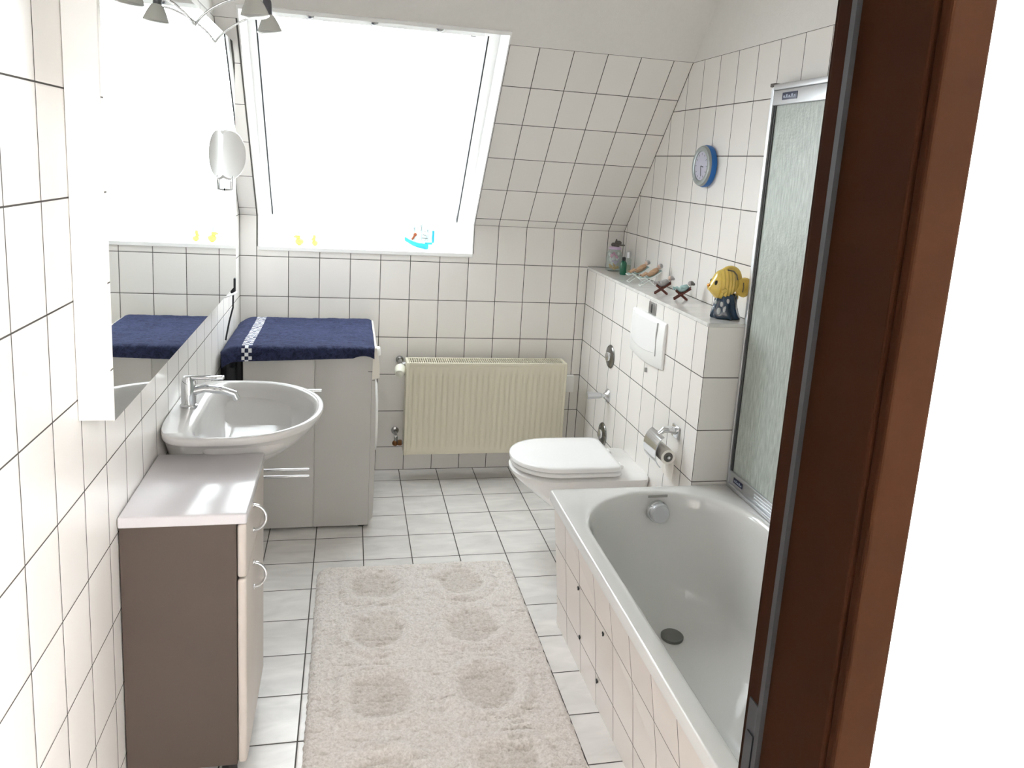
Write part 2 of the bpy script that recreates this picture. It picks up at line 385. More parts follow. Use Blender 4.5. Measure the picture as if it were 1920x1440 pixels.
def rrect(x0, x1, y0, y1, rx, ry, z, k=10, m_=8, r0=None):
    """rounded rectangle ring with a fixed count of points; rx,ry = corner radii; r0=(rx,ry) for the far (y1) corners"""
    f = r0 or (rx, ry); pts = []
    cs = [((x1-rx, y0+ry), (rx, ry), -90), ((x1-f[0], y1-f[1]), f, 0), ((x0+f[0], y1-f[1]), f, 90), ((x0+rx, y0+ry), (rx, ry), 180)]
    arcs = [[Vector((c[0]+r[0]*cos(R(a+90*i/k)), c[1]+r[1]*sin(R(a+90*i/k)), z)) for i in range(k+1)] for c, r, a in cs]
    for i in range(4):
        pts += arcs[i]; a, b = arcs[i][-1], arcs[(i+1) % 4][0]
        pts += [a.lerp(b, j/m_) for j in range(1, m_)]
    return pts

# ------------------------------------------------------------------ room shell
T = .12
UB = lambda co, n: (co.x, co.z-.13)                       # back wall
USL = lambda co, n: (co.x, (co.z-ZJ)/sin(TH)-ST)          # slope
UR = lambda co, n: (-co.y-.6386, co.z-.13)
ULW = lambda co, n: (-co.y-.0500, co.z-.13)
UF = lambda co, n: (co.x-.3267, -co.y-.1437)
fl = MB().box(XL-T, XR+T, YD-.02, .0, -T, 0)
struct('floor', fl, M['floor'], uvf=UF)
WX0, WX1, WZ0, WS1 = 0.006, 1.070, 1.18, 1.105            # window opening: left, right, bottom, top (along slope)
zc_top = 2.5; sc_top = (zc_top-ZJ)/sin(TH)
# knee wall (with the notch under the window)
kb = MB()
kb.box(XL-T, WX0, 0, T+.15, 0, ZJ); kb.box(WX1, XR+T, 0, T+.15, 0, ZJ); kb.box(WX0, WX1, 0, T+.15, 0, WZ0)
struct('wall_back', kb, M['tile'], uvf=UB)
# slope: tiled part up to 2.13 m, plaster above
s_t = ST+1.0
def slope_piece(mb, x0, x1, s0, s1, d=.22):
    a = [SP(x0, s0), SP(x1, s0), SP(x1, s1), SP(x0, s1)]
    mb.loft([a, [p+NS*d for p in a]])
sl = MB()
slope_piece(sl, XL-T, WX0, 0, s_t); slope_piece(sl, WX1, XR+T, 0, s_t)
struct('wall_slope', sl, M['tile'], uvf=USL)
sl = MB()
slope_piece(sl, XL-T, WX0, s_t, sc_top+.1); slope_piece(sl, WX1, XR+T, s_t, sc_top+.1); slope_piece(sl, WX0, WX1, WS1, sc_top+.1)
struct('wall_slope_upper', sl, M['plaster'])
yc = -sc_top*cos(TH)
struct('ceiling', MB().box(XL-T, XR+T, YD-.02, yc+.02, zc_top, zc_top+T), M['plaster'])
# side walls: tiled to 2.13, plaster above
ys = -(2.13-ZJ)/math.tan(TH)
def side(name, x0, x1, uvf):
    d = (x1-x0, 0, 0)
    struct(name, MB().prism([(x0, 0.0, 0), (x0, YD, 0), (x0, YD, 2.13), (x0, ys, 2.13), (x0, 0.0, ZJ)], d), M['tile'], uvf=uvf)
    struct(name+'_upper', MB().prism([(x0, YD, 2.13), (x0, YD, zc_top), (x0, yc, zc_top), (x0, ys, 2.13)], d), M['plaster'])
side('wall_right', XR, XR+T, UR)
side('wall_left', XL-T, XL, ULW)
# tiled pipe box behind the toilet with its ledge
BOXY = -1.452
def UBX(co, n):
    if abs(n.x) > .5: return (-co.y-.1525, co.z-.13)
    return (co.x-XB+.0005+ .15*20 - (0 if n.y > .5 else 0), co.z-.13)
def UBX2(co, n):
    if abs(n.x) > .5: return (-co.y-.1525, co.z-.13)
    return ((co.x-XB)*.15/.19, co.z-.13)
bx = MB().box(XB, XR, BOXY, 0, 0, 1.118)
struct('wall_pipe_box', bx, M['tile'], uvf=UBX2)
struct('trim_1', MB().box(XB-.003, XR, BOXY-.003, 0, 1.119, 1.132, c=.002), M['ledge'], uvf=lambda co, n: (co.x-1.62, -co.y-.55))
jt = MB(); jr = .0022
zj = 2.13
for a, b in ((SP(XR, 0), SP(XR, s_t)), ((XR, 0, 1.132), (XR, 0, ZJ)), ((XB, 0, 0), (XB, 0, 1.12)), ((XR, BOXY, .53), (XR, BOXY, 1.118)), ((XL, 0, 0), (XL, 0, ZJ)), (SP(XL, 0), SP(XL, s_t)),
             ((XL, 0, 0), (XB, 0, 0)), ((XR, 0, 1.132), (XR, BOXY, 1.132)), ((XB, 0, 1.132), (XR, 0, 1.132)), ((XB, 0, 0), (XB, BOXY, 0)),
             ((WX0-.002, 0, WZ0-.002), (WX1+.002, 0, WZ0-.002)), ((WX0-.002, 0, WZ0), (WX0-.002, 0, ZJ)), ((WX1+.002, 0, WZ0), (WX1+.002, 0, ZJ)),
             (SP(WX0-.002, 0), SP(WX0-.002, s_t)), (SP(WX1+.002, 0), SP(WX1+.002, s_t))):
    jt.tube([a, b], jr, n=8)
struct('trim_2', jt, mat('grey_joint', (.10, .095, .085), .9))
# door wall (camera side) with the door opening, and the hallway it opens to
DX0, DX1 = 0.09, 0.925
dw = MB(); YH = YD-.12
dw.box(-.9, DX0-.02, YH, YD, 0, zc_top); dw.box(DX1+.02, 2.6, YH, YD, 0, zc_top); dw.box(DX0-.02, DX1+.02, YH, YD, 2.04, zc_top)
def UD(co, n): return (co.x-.02, co.z-.13)
o = build('wall_door', dw, [M['tile'], M['hallplaster']], smooth=False, uvf=UD); o['kind'] = 'structure'
for p in o.data.polygons:
    if p.center.y < YH+.001 or p.center.z > 2.13 or abs(p.normal.x) > .5: p.material_index = 1
dj = MB()
for x, s in ((DX0, -1), (DX1, 1)): dj.box(x, x+s*.022, YH-.012, YD+.010, 0, 2.0, c=.003)
dj.box(DX0-.022, DX1+.022, YH-.012, YD+.010, 2.0, 2.022)
door = build('door_1', dj, M['brownwood'], smooth=False); door['kind'] = 'structure'
dc = MB()
for x, s in ((DX0, -1), (DX1, 1)):
    dc.box(x+s*.004, x+s*.05, YH-.026, YH-.012, 0, 2.0, c=.004)
    dc.box(x+s*.004, x+s*.05, YD+.010, YD+.020, 0, 2.0, c=.003)
dc.box(DX0-.05, DX1+.05, YH-.026, YH-.012, 2.004, 2.055, c=.004)
build('casing', dc, M['brownwood'], door, smooth=False)
sl_ = MB()
for x, s in ((DX0, 1), (DX1, -1)): sl_.box(x, x+s*.006, YD-.030, YD-.022, 0, 2.0)
build('seal', sl_, M['rubber'], door, smooth=False)
sk = MB().box(DX1-.002, DX1+.004, YD-.020, YD+.004, .86, 1.03, c=.001); sk.box(DX1-.004, DX1-.001, YD-.016, YD-.002, .93, .99)
build('strike_plate', sk, M['black'], door, smooth=False)
# hallway
hf = MB().box(-.9, 2.6, -5.4, YD-.02, -T, 0)
struct('floor_hall', hf, M['floor'], uvf=UF)
struct('wall_hall_left', MB().box(-1.0, -.9, -5.4, YH, 0, zc_top), M['hallplaster'])
struct('wall_hall_right', MB().box(2.6, 2.7, -5.4, YH, 0, zc_top), M['hallplaster'])
struct('wall_hall_back', MB().box(-1.0, 2.7, -5.5, -5.4, 0, zc_top), M['hallplaster'])
struct('ceiling_hall', MB().box(-1.0, 2.7, -5.5, YD-.02, zc_top, zc_top+T), M['hallplaster'])
t = Thing('hall_fill_lamp', 'round white fill lamp added in the unseen hallway', 'lamp', (2.1, -4.8, 2.5))  # added out of view to brighten the room through the doorway
t.part('fill_lamp_plate', MB().lathe([(.02, 0), (.27, -.004), (.27, -.02), (.02, -.022)], (2.1, -4.8, 2.5)), M['white'])
hm = mat('fill_lamp_glow', (1, 1, 1), .4); hb = hm.node_tree.nodes['Principled BSDF']
hb.inputs['Emission Color'].default_value = (1, .97, .97, 1); hb.inputs['Emission Strength'].default_value = HALL_E
t.part('fill_lamp_shade', MB().lathe([(.26, -.022), (.30, -.05), (.28, -.085), (.18, -.11), (.01, -.118)], (2.1, -4.8, 2.5)), hm)

# ------------------------------------------------------------------ roof window
DW = .16                                                     # recess of the sash
def wall_pt(x, y): return Vector((x, y, WZ0))
rv = MB(); e = .012
def depth_at(d):    # where the plane 'd' outward of the slope meets the sill height
    return ((ZJ-WZ0)*cos(TH)+d)/sin(TH)
D2 = .30
GX0, GX1 = .050, 1.012                                       # visible width of the sash opening
yS = depth_at(D2)
# cheeks: polygons in the y-z plane, flared from the wall opening to the sash
def cheek(x_in, x_out, sgn):
    a = [Vector((x_in, .002, WZ0)), Vector((x_in, .002, ZJ)), SP(x_in, WS1, .002)]
    b = [Vector((x_out, depth_at(DW), WZ0)), SP(x_out, WS1-.02, DW)]
    poly = [a[0], a[1], a[2], b[1], b[0]]
    th_ = [Vector((sgn*.05, 0, 0))+p for p in poly]
    rv.loft([poly, th_])
cheek(WX0, WX0+.012, -1); cheek(WX1, WX1-.012, 1)
top = [SP(WX0, WS1, .002), SP(WX1, WS1, .002), SP(WX1, WS1-.02, DW), SP(WX0, WS1-.02, DW)]
rv.loft([top, [p+Vector((0, -.04, .05)) for p in top]])
win = build('window_1', rv, M['reveal'], smooth=False); win['kind'] = 'structure'
build('sill', MB().box(WX0, WX1, -.004, depth_at(DW)+.05, WZ0-.02, WZ0+.001, c=.003), M['reveal'], win, smooth=False)
# slim white edge trim round the opening
et = MB()
for x, s in ((WX0, 1), (WX1, -1)):
    et.box(min(x, x+s*.006), max(x, x+s*.006), -.006, .002, WZ0-.004, ZJ)
    a = [SP(x, 0, -.006), SP(x+s*.006, 0, -.006), SP(x+s*.006, WS1, -.006), SP(x, WS1, -.006)]; et.loft([a, [p+NS*.008 for p in a]])
a = [SP(WX0, WS1-.012, -.008), SP(WX1, WS1-.012, -.008), SP(WX1, WS1+.004, -.008), SP(WX0, WS1+.004, -.008)]; et.loft([a, [p+NS*.01 for p in a]])
build('edge_trim', et, M['reveal'], win, smooth=False)
# sash frame in the plane DW
fr = MB(); s0 = -(ZJ-WZ0)/sin(TH) - .02; s1 = WS1-.02
def splate(mb, x0, x1, a, b, d0, d1): 
    q = [SP(x0, a, d0), SP(x1, a, d0), SP(x1, b, d0), SP(x0, b, d0)]; mb.loft([q, [p+NS*(d1-d0) for p in q]])
splate(fr, WX0-.03, GX0, s0-.1, s1+.05, DW, DW+.09); splate(fr, GX1, WX1+.03, s0-.1, s1+.05, DW, DW+.09)
splate(fr, GX0, GX1, s1-.105, s1+.05, DW, DW+.09); splate(fr, GX0, GX1, s0-.12, s0+.07, DW+.02, DW+.09)
sash = build('sash_frame', fr, M['reveal'], win, smooth=False)
gk = MB()
splate(gk, GX0, GX0+.006, s0+.07, s1-.105, DW-.001, DW+.03); splate(gk, GX1-.006, GX1, s0+.07, s1-.105, DW-.001, DW+.03)
build('gasket', gk, M['rubber'], win, smooth=False)
gp = MB(); splate(gp, GX0, GX1, s0+.05, s1-.09, DW+.05, DW+.056)
build('pane', gp, M['pane'], win, smooth=False)
vb = MB(); splate(vb, GX0+.02, GX1-.02, s1-.10, s1-.045, DW-.022, DW)
vent = build('vent_bar', vb, M['reveal'], win, smooth=False, bevel=.004)
kk = MB()
for x in (.266, .523, .797): kk.lathe([(.018, 0), (.018, .004), (.012, .008)], SP(x, s1-.075, DW-.022), -NS, n=16)
build('vent_screw', kk, M['satin'], vent)
nb = MB(); splate(nb, .94, .965, s1-.145, s1-.139, DW+.047, DW+.0495)
build('rating_plate', nb, M['satin'], win, smooth=False)

# ------------------------------------------------------------------ radiator
RX0, RX1, RY0, RY1, RZ0, RZ1 = .735, 1.572, -.185, -.072, .155, .642
t = Thing('radiator', 'cream steel panel radiator hanging under the roof window', 'radiator', ((RX0+RX1)/2, -.12, RZ0))
fp = MB(); nx = 27*8; zs = [RZ0, RZ0+.012, RZ0+.030, RZ0+.055, RZ1-.075, RZ1-.05, RZ1-.022, RZ1-.014]
for z in zs: pass
rows = []
for z in zs:
    row = []
    inz = 1 if RZ0+.05 < z < RZ1-.07 else (.0)
    for i in range(nx+1):
        u = i/nx; x = RX0+.016+(RX1-RX0-.032)*u
        rib = (0.5-0.5*cos(2*PI*27*u))**3
        row.append(Vector((x, RY0 + .0078*rib*inz + (0 if z > RZ0+.005 else .004), z)))
    rows.append(row)
fp.loft(rows, False, False, closed=False)
t.part('front_panel', fp, M['radiator'], angle=60)
bp_ = MB().box(RX0+.016, RX1-.016, RY1-.012, RY1, RZ0, RZ1-.02); bp_.box(RX0+.016, RX1-.016, RY0+.009, RY0+.016, RZ0, RZ1-.02)
t.part('rear_panel', bp_, M['radiator'], smooth=False)
cf = MB()
for i in range(60):
    x = RX0+.03+(RX1-RX0-.06)*i/59; cf.box(x-.001, x+.001, RY0+.02, RY1-.014, RZ0+.02, RZ1-.03)
t.part('convector_fins', cf, M['radiator_dark'], smooth=False)
sp_ = MB()
sp_.box(RX0, RX0+.0155, RY0-.002, RY1, RZ0-.002, RZ1, c=.003); t.part('side_panel', sp_, M['radiator'])
sp_ = MB().box(RX1-.0155, RX1, RY0-.002, RY1, RZ0-.002, RZ1, c=.003); t.part('side_panel', sp_, M['radiator'])
gr = MB(); gr.box(RX0+.0155, RX1-.0155, RY0-.003, RY0+.010, RZ1-.014, RZ1, c=.002); gr.box(RX0+.0155, RX1-.0155, RY1-.012, RY1, RZ1-.014, RZ1, c=.002)
ns = 72
for i in range(ns+1):
    x = RX0+.02+(RX1-RX0-.04)*i/ns; gr.box(x-.0019, x+.0019, RY0+.010, RY1-.012, RZ1-.009, RZ1-.002)
gr.box(RX0+.0155, RX1-.0155, (RY0+RY1)/2-.003, (RY0+RY1)/2+.003, RZ1-.009, RZ1-.002)
t.part('top_grille', gr, M['radiator'], smooth=False)
vx, vz = .700, .600
vb_ = MB().tube([(RX0+.02, -.10, vz+.012), (.712, -.10, vz+.012)], .011); vb_.tube([(.712, -.125, vz+.012), (.712, -.02, vz+.012)], .012); vb_.lathe([(.02, 0), (.02, .006), (.012, .010)], (.712, 0, vz+.012), (0, -1, 0), n=20)
va = t.part('radiator_valve', vb_, M['satin'])
prof = [(.012, 0), (.021, .004), (.026, .012), (.0275, .03), (.026, .050), (.021, .062), (.006, .066)]
t.part('thermostat_head', MB().lathe(prof, (.709, -.128, vz+.008), (-.12, -.85, -.35), n=28), M['thermo'], parent=va)
lv = MB().tube([(RX0+.02, -.10, .190), (.700, -.10, .190)], .009); lv.tube([(.700, -.10, .190), (.700, -.10, .225)], .009); lv.tube([(.700, -.10, .223), (.700, -.0, .223)], .008)
lv.lathe([(.02, 0), (.02, .006), (.01, .010)], (.700, 0, .223), (0, -1, 0), n=20)
lo = t.part('return_pipe', lv, M['satin'])
t.part('pipe_nut', MB().lathe([(.014, -.008), (.016, 0), (.014, .012)], (.722, -.10, .190), (-1, 0, 0), n=6).ball((.697, -.10, .188), .016), M['brass'], parent=lo)
# small white box between radiator and pipe box
t = Thing('outlet_box', 'small white cover box on the wall right of the radiator', 'outlet', (1.639, 0, .436))
t.part('cover', MB().box(1.612, 1.666, -.022, 0, .436, .532, c=.004), M['white'])

# ------------------------------------------------------------------ washing machine
t = Thing('washing_machine', 'white washing machine with its side to the viewer under a navy towel', 'washing machine', (.28, -.36, 0))
wy0, wy1, wx0, wx1 = -.66, -.07, .018, .563
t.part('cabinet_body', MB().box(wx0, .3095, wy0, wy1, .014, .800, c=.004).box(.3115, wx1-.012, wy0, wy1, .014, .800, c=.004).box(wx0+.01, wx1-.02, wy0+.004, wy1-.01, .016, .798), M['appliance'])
t.part('top_plate', MB().box(wx0-.003, wx1-.004, wy0-.004, wy1, .801, .833, c=.006), M['appliance_front'])
cp = MB(); prof = [(wx1-.012, .690), (wx1+.020, .700), (wx1+.018, .76), (wx1+.004, .832), (wx1-.012, .833)]
cp.loft([[Vector((x, y, z)) for x, z in prof] for y in (wy0+.001, wy1)])
t.part('control_panel', cp, M['appliance_front'])
t.part('drawer_line', MB().box(wx1-.030, wx1-.012, wy0-.0012, wy0+.002, .7265, .729), M['dark'])
fpn = MB(); 
pr = [(wx1-.012, .03), (wx1+.006, .05), (wx1+.010, .30), (wx1+.006, .60), (wx1+.002, .688), (wx1-.012, .688)]
fpn.loft([[Vector((x, y, z)) for x, z in pr] for y in (wy0+.001, wy1)])
t.part('front_panel', fpn, M['appliance'])
dr = t.part('door', MB().lathe([(.172, 0), (.172, .010), (.155, .018), (.125, .020), (.115, .012)], (wx1+.006, -.36, .43), (1, 0, 0), n=48), M['white'])
t.part('door_glass', MB().lathe([(.118, .008), (.10, .016), (.06, .022), (.01, .024)], (wx1+.006, -.36, .43), (1, 0, 0), n=40), M['black'], parent=dr)
t.part('program_knob', MB().lathe([(.022, 0), (.022, .012), (.018, .016), (.004, .017)], (wx1+.012, -.47, .772), (1, 0, .1), n=28), M['white'])
t.part('foot', MB().lathe([(.02, 0), (.02, .016)], (.06, -.62, 0)), M['rubber'])
t.part('foot', MB().lathe([(.02, 0), (.02, .016)], (.52, -.62, 0)), M['rubber'])
t.part('foot', MB().lathe([(.02, 0), (.02, .016)], (.06, -.11, 0)), M['rubber'])
t.part('foot', MB().lathe([(.02, 0), (.02, .016)], (.52, -.11, 0)), M['rubber'])
t = Thing('drain_hose', 'black hose hanging in the gap left of the washing machine', 'hose', (-.035, -.5, .75))
t.part('hose', MB().tube([(-.03, -.30, .30), (-.032, -.42, .55), (-.034, -.52, .74), (-.034, -.6, .79), (-.034, -.64, .74), (-.034, -.645, .5), (-.034, -.64, .2)], .024), M['black'])
t.part('gap_box', MB().box(-.079, .012, -.60, -.40, .60, .79, c=.01), M['black'])  # plain black box filling the gap between wall and machine

# navy towel on top of it
def towel():
    mb = MB(); tx0, tx1, ty0, ty1, zt = -.062, .556, -.684, -.095, .8365
    nxx, th = 140, .010
    path = []   # (y,z) from the far edge over the top and down the side
    for i in range(46): path.append((ty1+(ty0+.012-ty1)*i/45, zt))
    for i in range(1, 6): a = R(90*i/5); path.append((ty0+.012-.012*sin(a), zt-.012+.012*cos(a)))
    for i in range(1, 7): path.append((ty0-.001, zt-.012-.040*i/6))
    grid = []; uvs = []; s = 0
    for k, (y, z) in enumerate(path):
        if k: s += math.hypot(y-path[k-1][0], z-path[k-1][1])
        row = []; drop = k > 45
        for i in range(nxx+1):
            u = i/nxx; x = tx0+(tx1-tx0)*u
            nz = noise.noise(Vector((x*7, y*10, 3)))*.0045 + noise.noise(Vector((x*22, y*48, 8)))*.0022 + noise.noise(Vector((x*70, y*110, 5)))*.0012
            yy, zz, xx = y, z, x
            if not drop:
                zz += max(-.001, nz+.0015) + .006*(1-min(1, (ty1-y)/.03))*0
                xx += .012*noise.noise(Vector((0, y*5, 1)))*(1 if u < .1 else 0)*(1-u*10)
            else:
                yy -= .003+abs(nz)*1.5
                f = (zt-z)/.052
                # lower edge: hangs deeper on the left, lifts and rolls at the right corner
                zz = zt-(zt-z)*(1.15-.42*u) + .0
                if u > .86:
                    w = (u-.86)/.14; zz += .012*f*sin(w*PI)*1.0 - .004*f*w; yy -= .008*f*sin(w*PI)
            if u < .10: 
                w = (.1-u)/.1; zz -= .028*w*w; 
            if u > .965:
                w = (u-.965)/.035; zz -= .007*w*w*(1 if not drop else .3)
            row.append(Vector((xx, yy, zz)))
        grid.append(row); uvs.append(s)
    top = [r for r in grid]
    bot = [[p+Vector((0, .004 if k > 45 else 0, -.0045 if k <= 45 else 0)) for p in r] for k, r in enumerate(grid)]
    n = nxx+1; base = 0
    vs = [p for r in top for p in r]; nb_ = len(vs); fs = []
    for k in range(len(grid)-1):
        for i in range(nxx): a = k*n+i; fs.append((a, a+1, a+n+1, a+n))
    mb.add(vs, fs)
    me = bpy.data.meshes.new('towel'); org = Vector((.25, -.39, .835))
    me.from_pydata([tuple(v-org) for v in mb.v], [], mb.f); ul = me.uv_layers.new(name='UVMap')
    for p in me.polygons:
        for li in p.loop_indices:
            vi = me.loops[li].vertex_index; ul.data[li].uv = (grid[vi//n][vi % n].x, uvs[vi//n])
    me.materials.append(M['towel']); me.shade_smooth()
    o = bpy.data.objects.new('towel', me); COL.objects.link(o); o.location = org
    sm = o.modifiers.new('solid', 'SOLIDIFY'); sm.thickness = .006; sm.offset = 1
    o.data.flip_normals() if me.polygons[0].normal.z < 0 else None
    return o
tag(towel(), 'navy blue terry towel with white checked border spread over the washing machine', 'towel')

# ------------------------------------------------------------------ washbasin
BZ = .845
def dring(a, b, xb, z, xc=.100, yc_=-1.485, n=64, nf=2.1, nb_=4.5):
    pts = []
    for i in range(n):
        t_ = 2*PI*i/n; c, s_ = cos(t_), sin(t_)
        if c >= 0: x = xc+a*abs(c)**(2/nf); y = yc_+b*math.copysign(abs(s_)**(2/nf), s_)
        else: x = xc-(xc-xb)*abs(c)**(2/nb_); y = yc_+b*math.copysign(abs(s_)**(2/nb_), s_)
        pts.append(Vector((x, y, z)))
    return pts
t = Thing('washbasin', 'white oval ceramic washbasin on the left wall', 'washbasin', (-.08, -1.485, BZ))
A, B_ = .272, .292
rings = [dring(.05, .07, -.079, .665), dring(.09, .09, -.079, .675), dring(.15, .13, -.079, .705), dring(.20, .178, -.079, .745), dring(.232, .214, -.079, .775), dring(.252, .246, -.079, .800), dring(.262, .272, -.079, .815),
         dring(A-.006, B_-.006, -.079, BZ-.022), dring(A, B_, -.079, BZ-.010), dring(A, B_, -.079, BZ-.004), dring(A-.004, B_-.004, -.078, BZ),
         dring(A-.014, B_-.014, -.02, BZ-.0005), dring(A-.022, B_-.024, .002, BZ-.005), dring(A-.030, B_-.036, .010, BZ-.020), dring(A-.045, B_-.055, .016, BZ-.06),
         dring(A-.085, B_-.10, .03, BZ-.105), dring(A-.15, B_-.17, .05, BZ-.130), dring(.06, .06, .06, BZ-.138), dring(.02, .02, .085, BZ-.14)]
t.part('basin_bowl', MB().loft(rings), mat('grey_white_basin_ceramic', (.60, .59, .58), .16, spec=.5, coat=.15), angle=60)
t.part('drain_ring', MB().lathe([(.03, 0), (.032, .003), (.022, .004)], (.10, -1.485, BZ-.140)), M['chrome'])
fx, fy = -.035, -1.485
t = Thing('basin_faucet', 'chrome single lever faucet on the washbasin ledge', 'faucet', (fx, fy, BZ))
t.part('faucet_body', MB().lathe([(.026, 0), (.026, .006), (.022, .010), (.022, .075), (.019, .085)], (fx, fy, BZ), n=28), M['chrome'])
t.part('spout', MB().tube([(fx, fy, BZ+.045), (fx+.05, fy, BZ+.058), (fx+.10, fy, BZ+.052), (fx+.135, fy, BZ+.040), (fx+.142, fy, BZ+.022)], [.014, .013, .012, .0115, .011]), M['chrome'])
t.part('lever', MB().box(fx-.01, fx+.105, fy-.012, fy+.012, BZ+.088, BZ+.099, c=.004).lathe([(.019, .085), (.015, .097)], (fx, fy, BZ)), M['chrome'])

# towel arms from the left wall
t = Thing('towel_rail', 'chrome double towel rail seen between cabinet and washing machine', 'towel rail', (-.08, -1.1, .44))
t.part('wall_plate', MB().box(-.08, -.068, -1.125, -1.075, .415, .49, c=.003), M['chrome'])
for z in (.4685, .4415):
    t.part('rail_arm', MB().tube([(-.07, -1.10, z), (.306, -1.10, z), (.312, -1.10, z)], [.0058, .0058, .005]), M['satin'])
t = Thing('towel_holder', 'short chrome towel arm showing behind the washbasin rim', 'towel rail', (-.08, -1.1, .775))
t.part('rail_arm', MB().tube([(-.08, -1.10, .777), (.352, -1.10, .777)], .006), M['chrome'])
t.part('wall_plate', MB().lathe([(.02, 0), (.02, .01), (.01, .013)], (-.08, -1.10, .777), (1, 0, 0), n=20), M['chrome'])

# ------------------------------------------------------------------ vanity cabinet
cy0, cy1, cxf, cz0, cz1 = -2.095, -1.702, .190, .075, .745
t = Thing('vanity_cabinet', 'beige bathroom cabinet with glossy pale top left of the rug', 'cabinet', (.06, -1.89, 0))
t.part('cabinet_body', MB().box(XL+.004, cxf-.003, cy0, cy1, cz0, cz1), M['cabside'], smooth=False, bevel=.001)
t.part('countertop', MB().box(XL+.002, .212, cy0-.006, cy1+.004, cz1, cz1+.028, c=.005), M['cabtop'])
dd = t.part('drawer', MB().box(cxf-.002, .210, cy0+.001, cy1, .600, cz1-.004, c=.007), M['cab'])
do = t.part('door', MB().box(cxf-.002, .210, cy0+.001, cy1, cz0+.002, .595, c=.007), M['cab'])
def handle(zt, zb, par):
    hy = -1.955; pts = []
    for i in range(15):
        a = PI*i/14; pts.append((.209+.033*sin(a), hy, (zt+zb)/2+(zt-zb)/2*cos(a)))
    t.part('handle', MB().tube(pts, .0042, n=10).lathe([(.008, 0), (.008, .003)], (.209, hy, zt), (1, 0, 0), n=14).lathe([(.008, 0), (.008, .003)], (.209, hy, zb), (1, 0, 0), n=14), M['chrome'], parent=par)
handle(.728, .658, dd); handle(.565, .495, do)
for x in (.16, -.03):
    for y in (cy0+.05, cy1-.05):
        t.part('leg', MB().lathe([(.017, 0), (.02, .01), (.017, .078)], (x, y, 0), n=20), M['dark'])

# ------------------------------------------------------------------ mirror on the left wall, round shaving mirror, spots
my0, my1, mz0, mz1, mx = -2.32, -.62, 1.088, 2.045, -.012
t = Thing('wall_mirror', 'large rectangular mirror on the left wall above the washbasin', 'mirror', (XL, -1.47, mz0))
t.part('backing', MB().box(XL+.001, mx-.005, my0, my1, mz0, mz1, c=.002), M['white'])
t.part('mirror_glass', MB().box(mx-.0048, mx, my0, my1, mz0, mz1), M['mirror'], smooth=False)
t = Thing('shaving_mirror', 'round white shaving mirror at the far edge of the wall mirror', 'mirror', (mx, -.90, 1.615))
ax = Vector((.35, -.94, 0)).normalized()
t.part('mirror_disc', MB().lathe([(.010, -.012), (.085, -.008), (.092, 0), (.085, .006), (.08, .003)], (.006, -.90, 1.617), (.85, -.5, 0), n=48, sx=1), M['white'])
t.part('mirror_arm', MB().tube([(mx, -.90, 1.49), (.010, -.89, 1.49), (.012, -.89, 1.54)], .006), M['chrome'])
t = Thing('hair_dryer_cord', 'dark cord with a white clip hanging at the lower mirror corner', 'cord', (-.02, -.66, 1.05))
t.part('plug', MB().box(-.028, -.008, -.672, -.650, 1.058, 1.125, c=.006), M['black'])
t.part('cable', MB().tube([(-.018, -.661, 1.06), (-.019, -.661, 1.0), (-.028, -.70, .95), (-.036, -.715, .90), (-.04, -.72, .875)], .0035, n=8), M['black'])
pts = [(-.066+.058*sin(PI*i/12), -.74+.085*(1-cos(PI*i/12)), 1.062) for i in range(0, 13)]
t.part('clip', MB().tube([(-.078, -.80, 1.062), (-.03, -.79, 1.066), (-.006, -.74, 1.07), (-.004, -.68, 1.066), (-.012, -.65, 1.058)], .0045, n=10), M['white'])
t.part('clip_bracket', MB().box(-.079, -.05, -.82, -.78, 1.045, 1.08, c=.004), M['black'])

def spot(x, y, z, label):
    t = Thing('spot_lamp', label, 'lamp', (x, y, z), group='halogen spots over the mirror')
    ax = (.10, 0, -1)
    so = t.part('lamp_socket', MB().lathe([(.012, -.042), (.014, -.036), (.014, .004), (.011, .010)], (x, y, z), ax, n=20), M['lampsocket'])
    t.part('reflector', MB().lathe([(.013, .006), (.020, .012), (.031, .034), (.0395, .056), (.0415, .060), (.039, .063)], (x, y, z), ax, n=40), M['lampglass'])
    t.part('lamp_glass', MB().lathe([(.038, .0631), (.032, .066), (.015, .068), (.002, .0682)], (x, y, z), ax, n=32), M['lampglass'])
    p0 = Vector((mx, y+.02, 1.985)); p3 = Vector((x-.018, y, z-.012)); pts = []
    for i in range(17):
        u = i/16; c1 = p0+Vector((.03, 0, .05)); c2 = p3+Vector((-.05, 0, -.005))
        pts.append(p0*(1-u)**3+c1*3*u*(1-u)**2+c2*3*u*u*(1-u)+p3*u**3)
    t.part('lamp_arm', MB().tube(pts, .0035, n=10), M['satin'])
    return t
spot(.160, -1.10, 2.092, 'small grey halogen spot on a thin arm, farther one above the mirror')
spot(.152, -1.45, 2.085, 'small grey halogen spot on a thin arm, nearer one at the picture top')

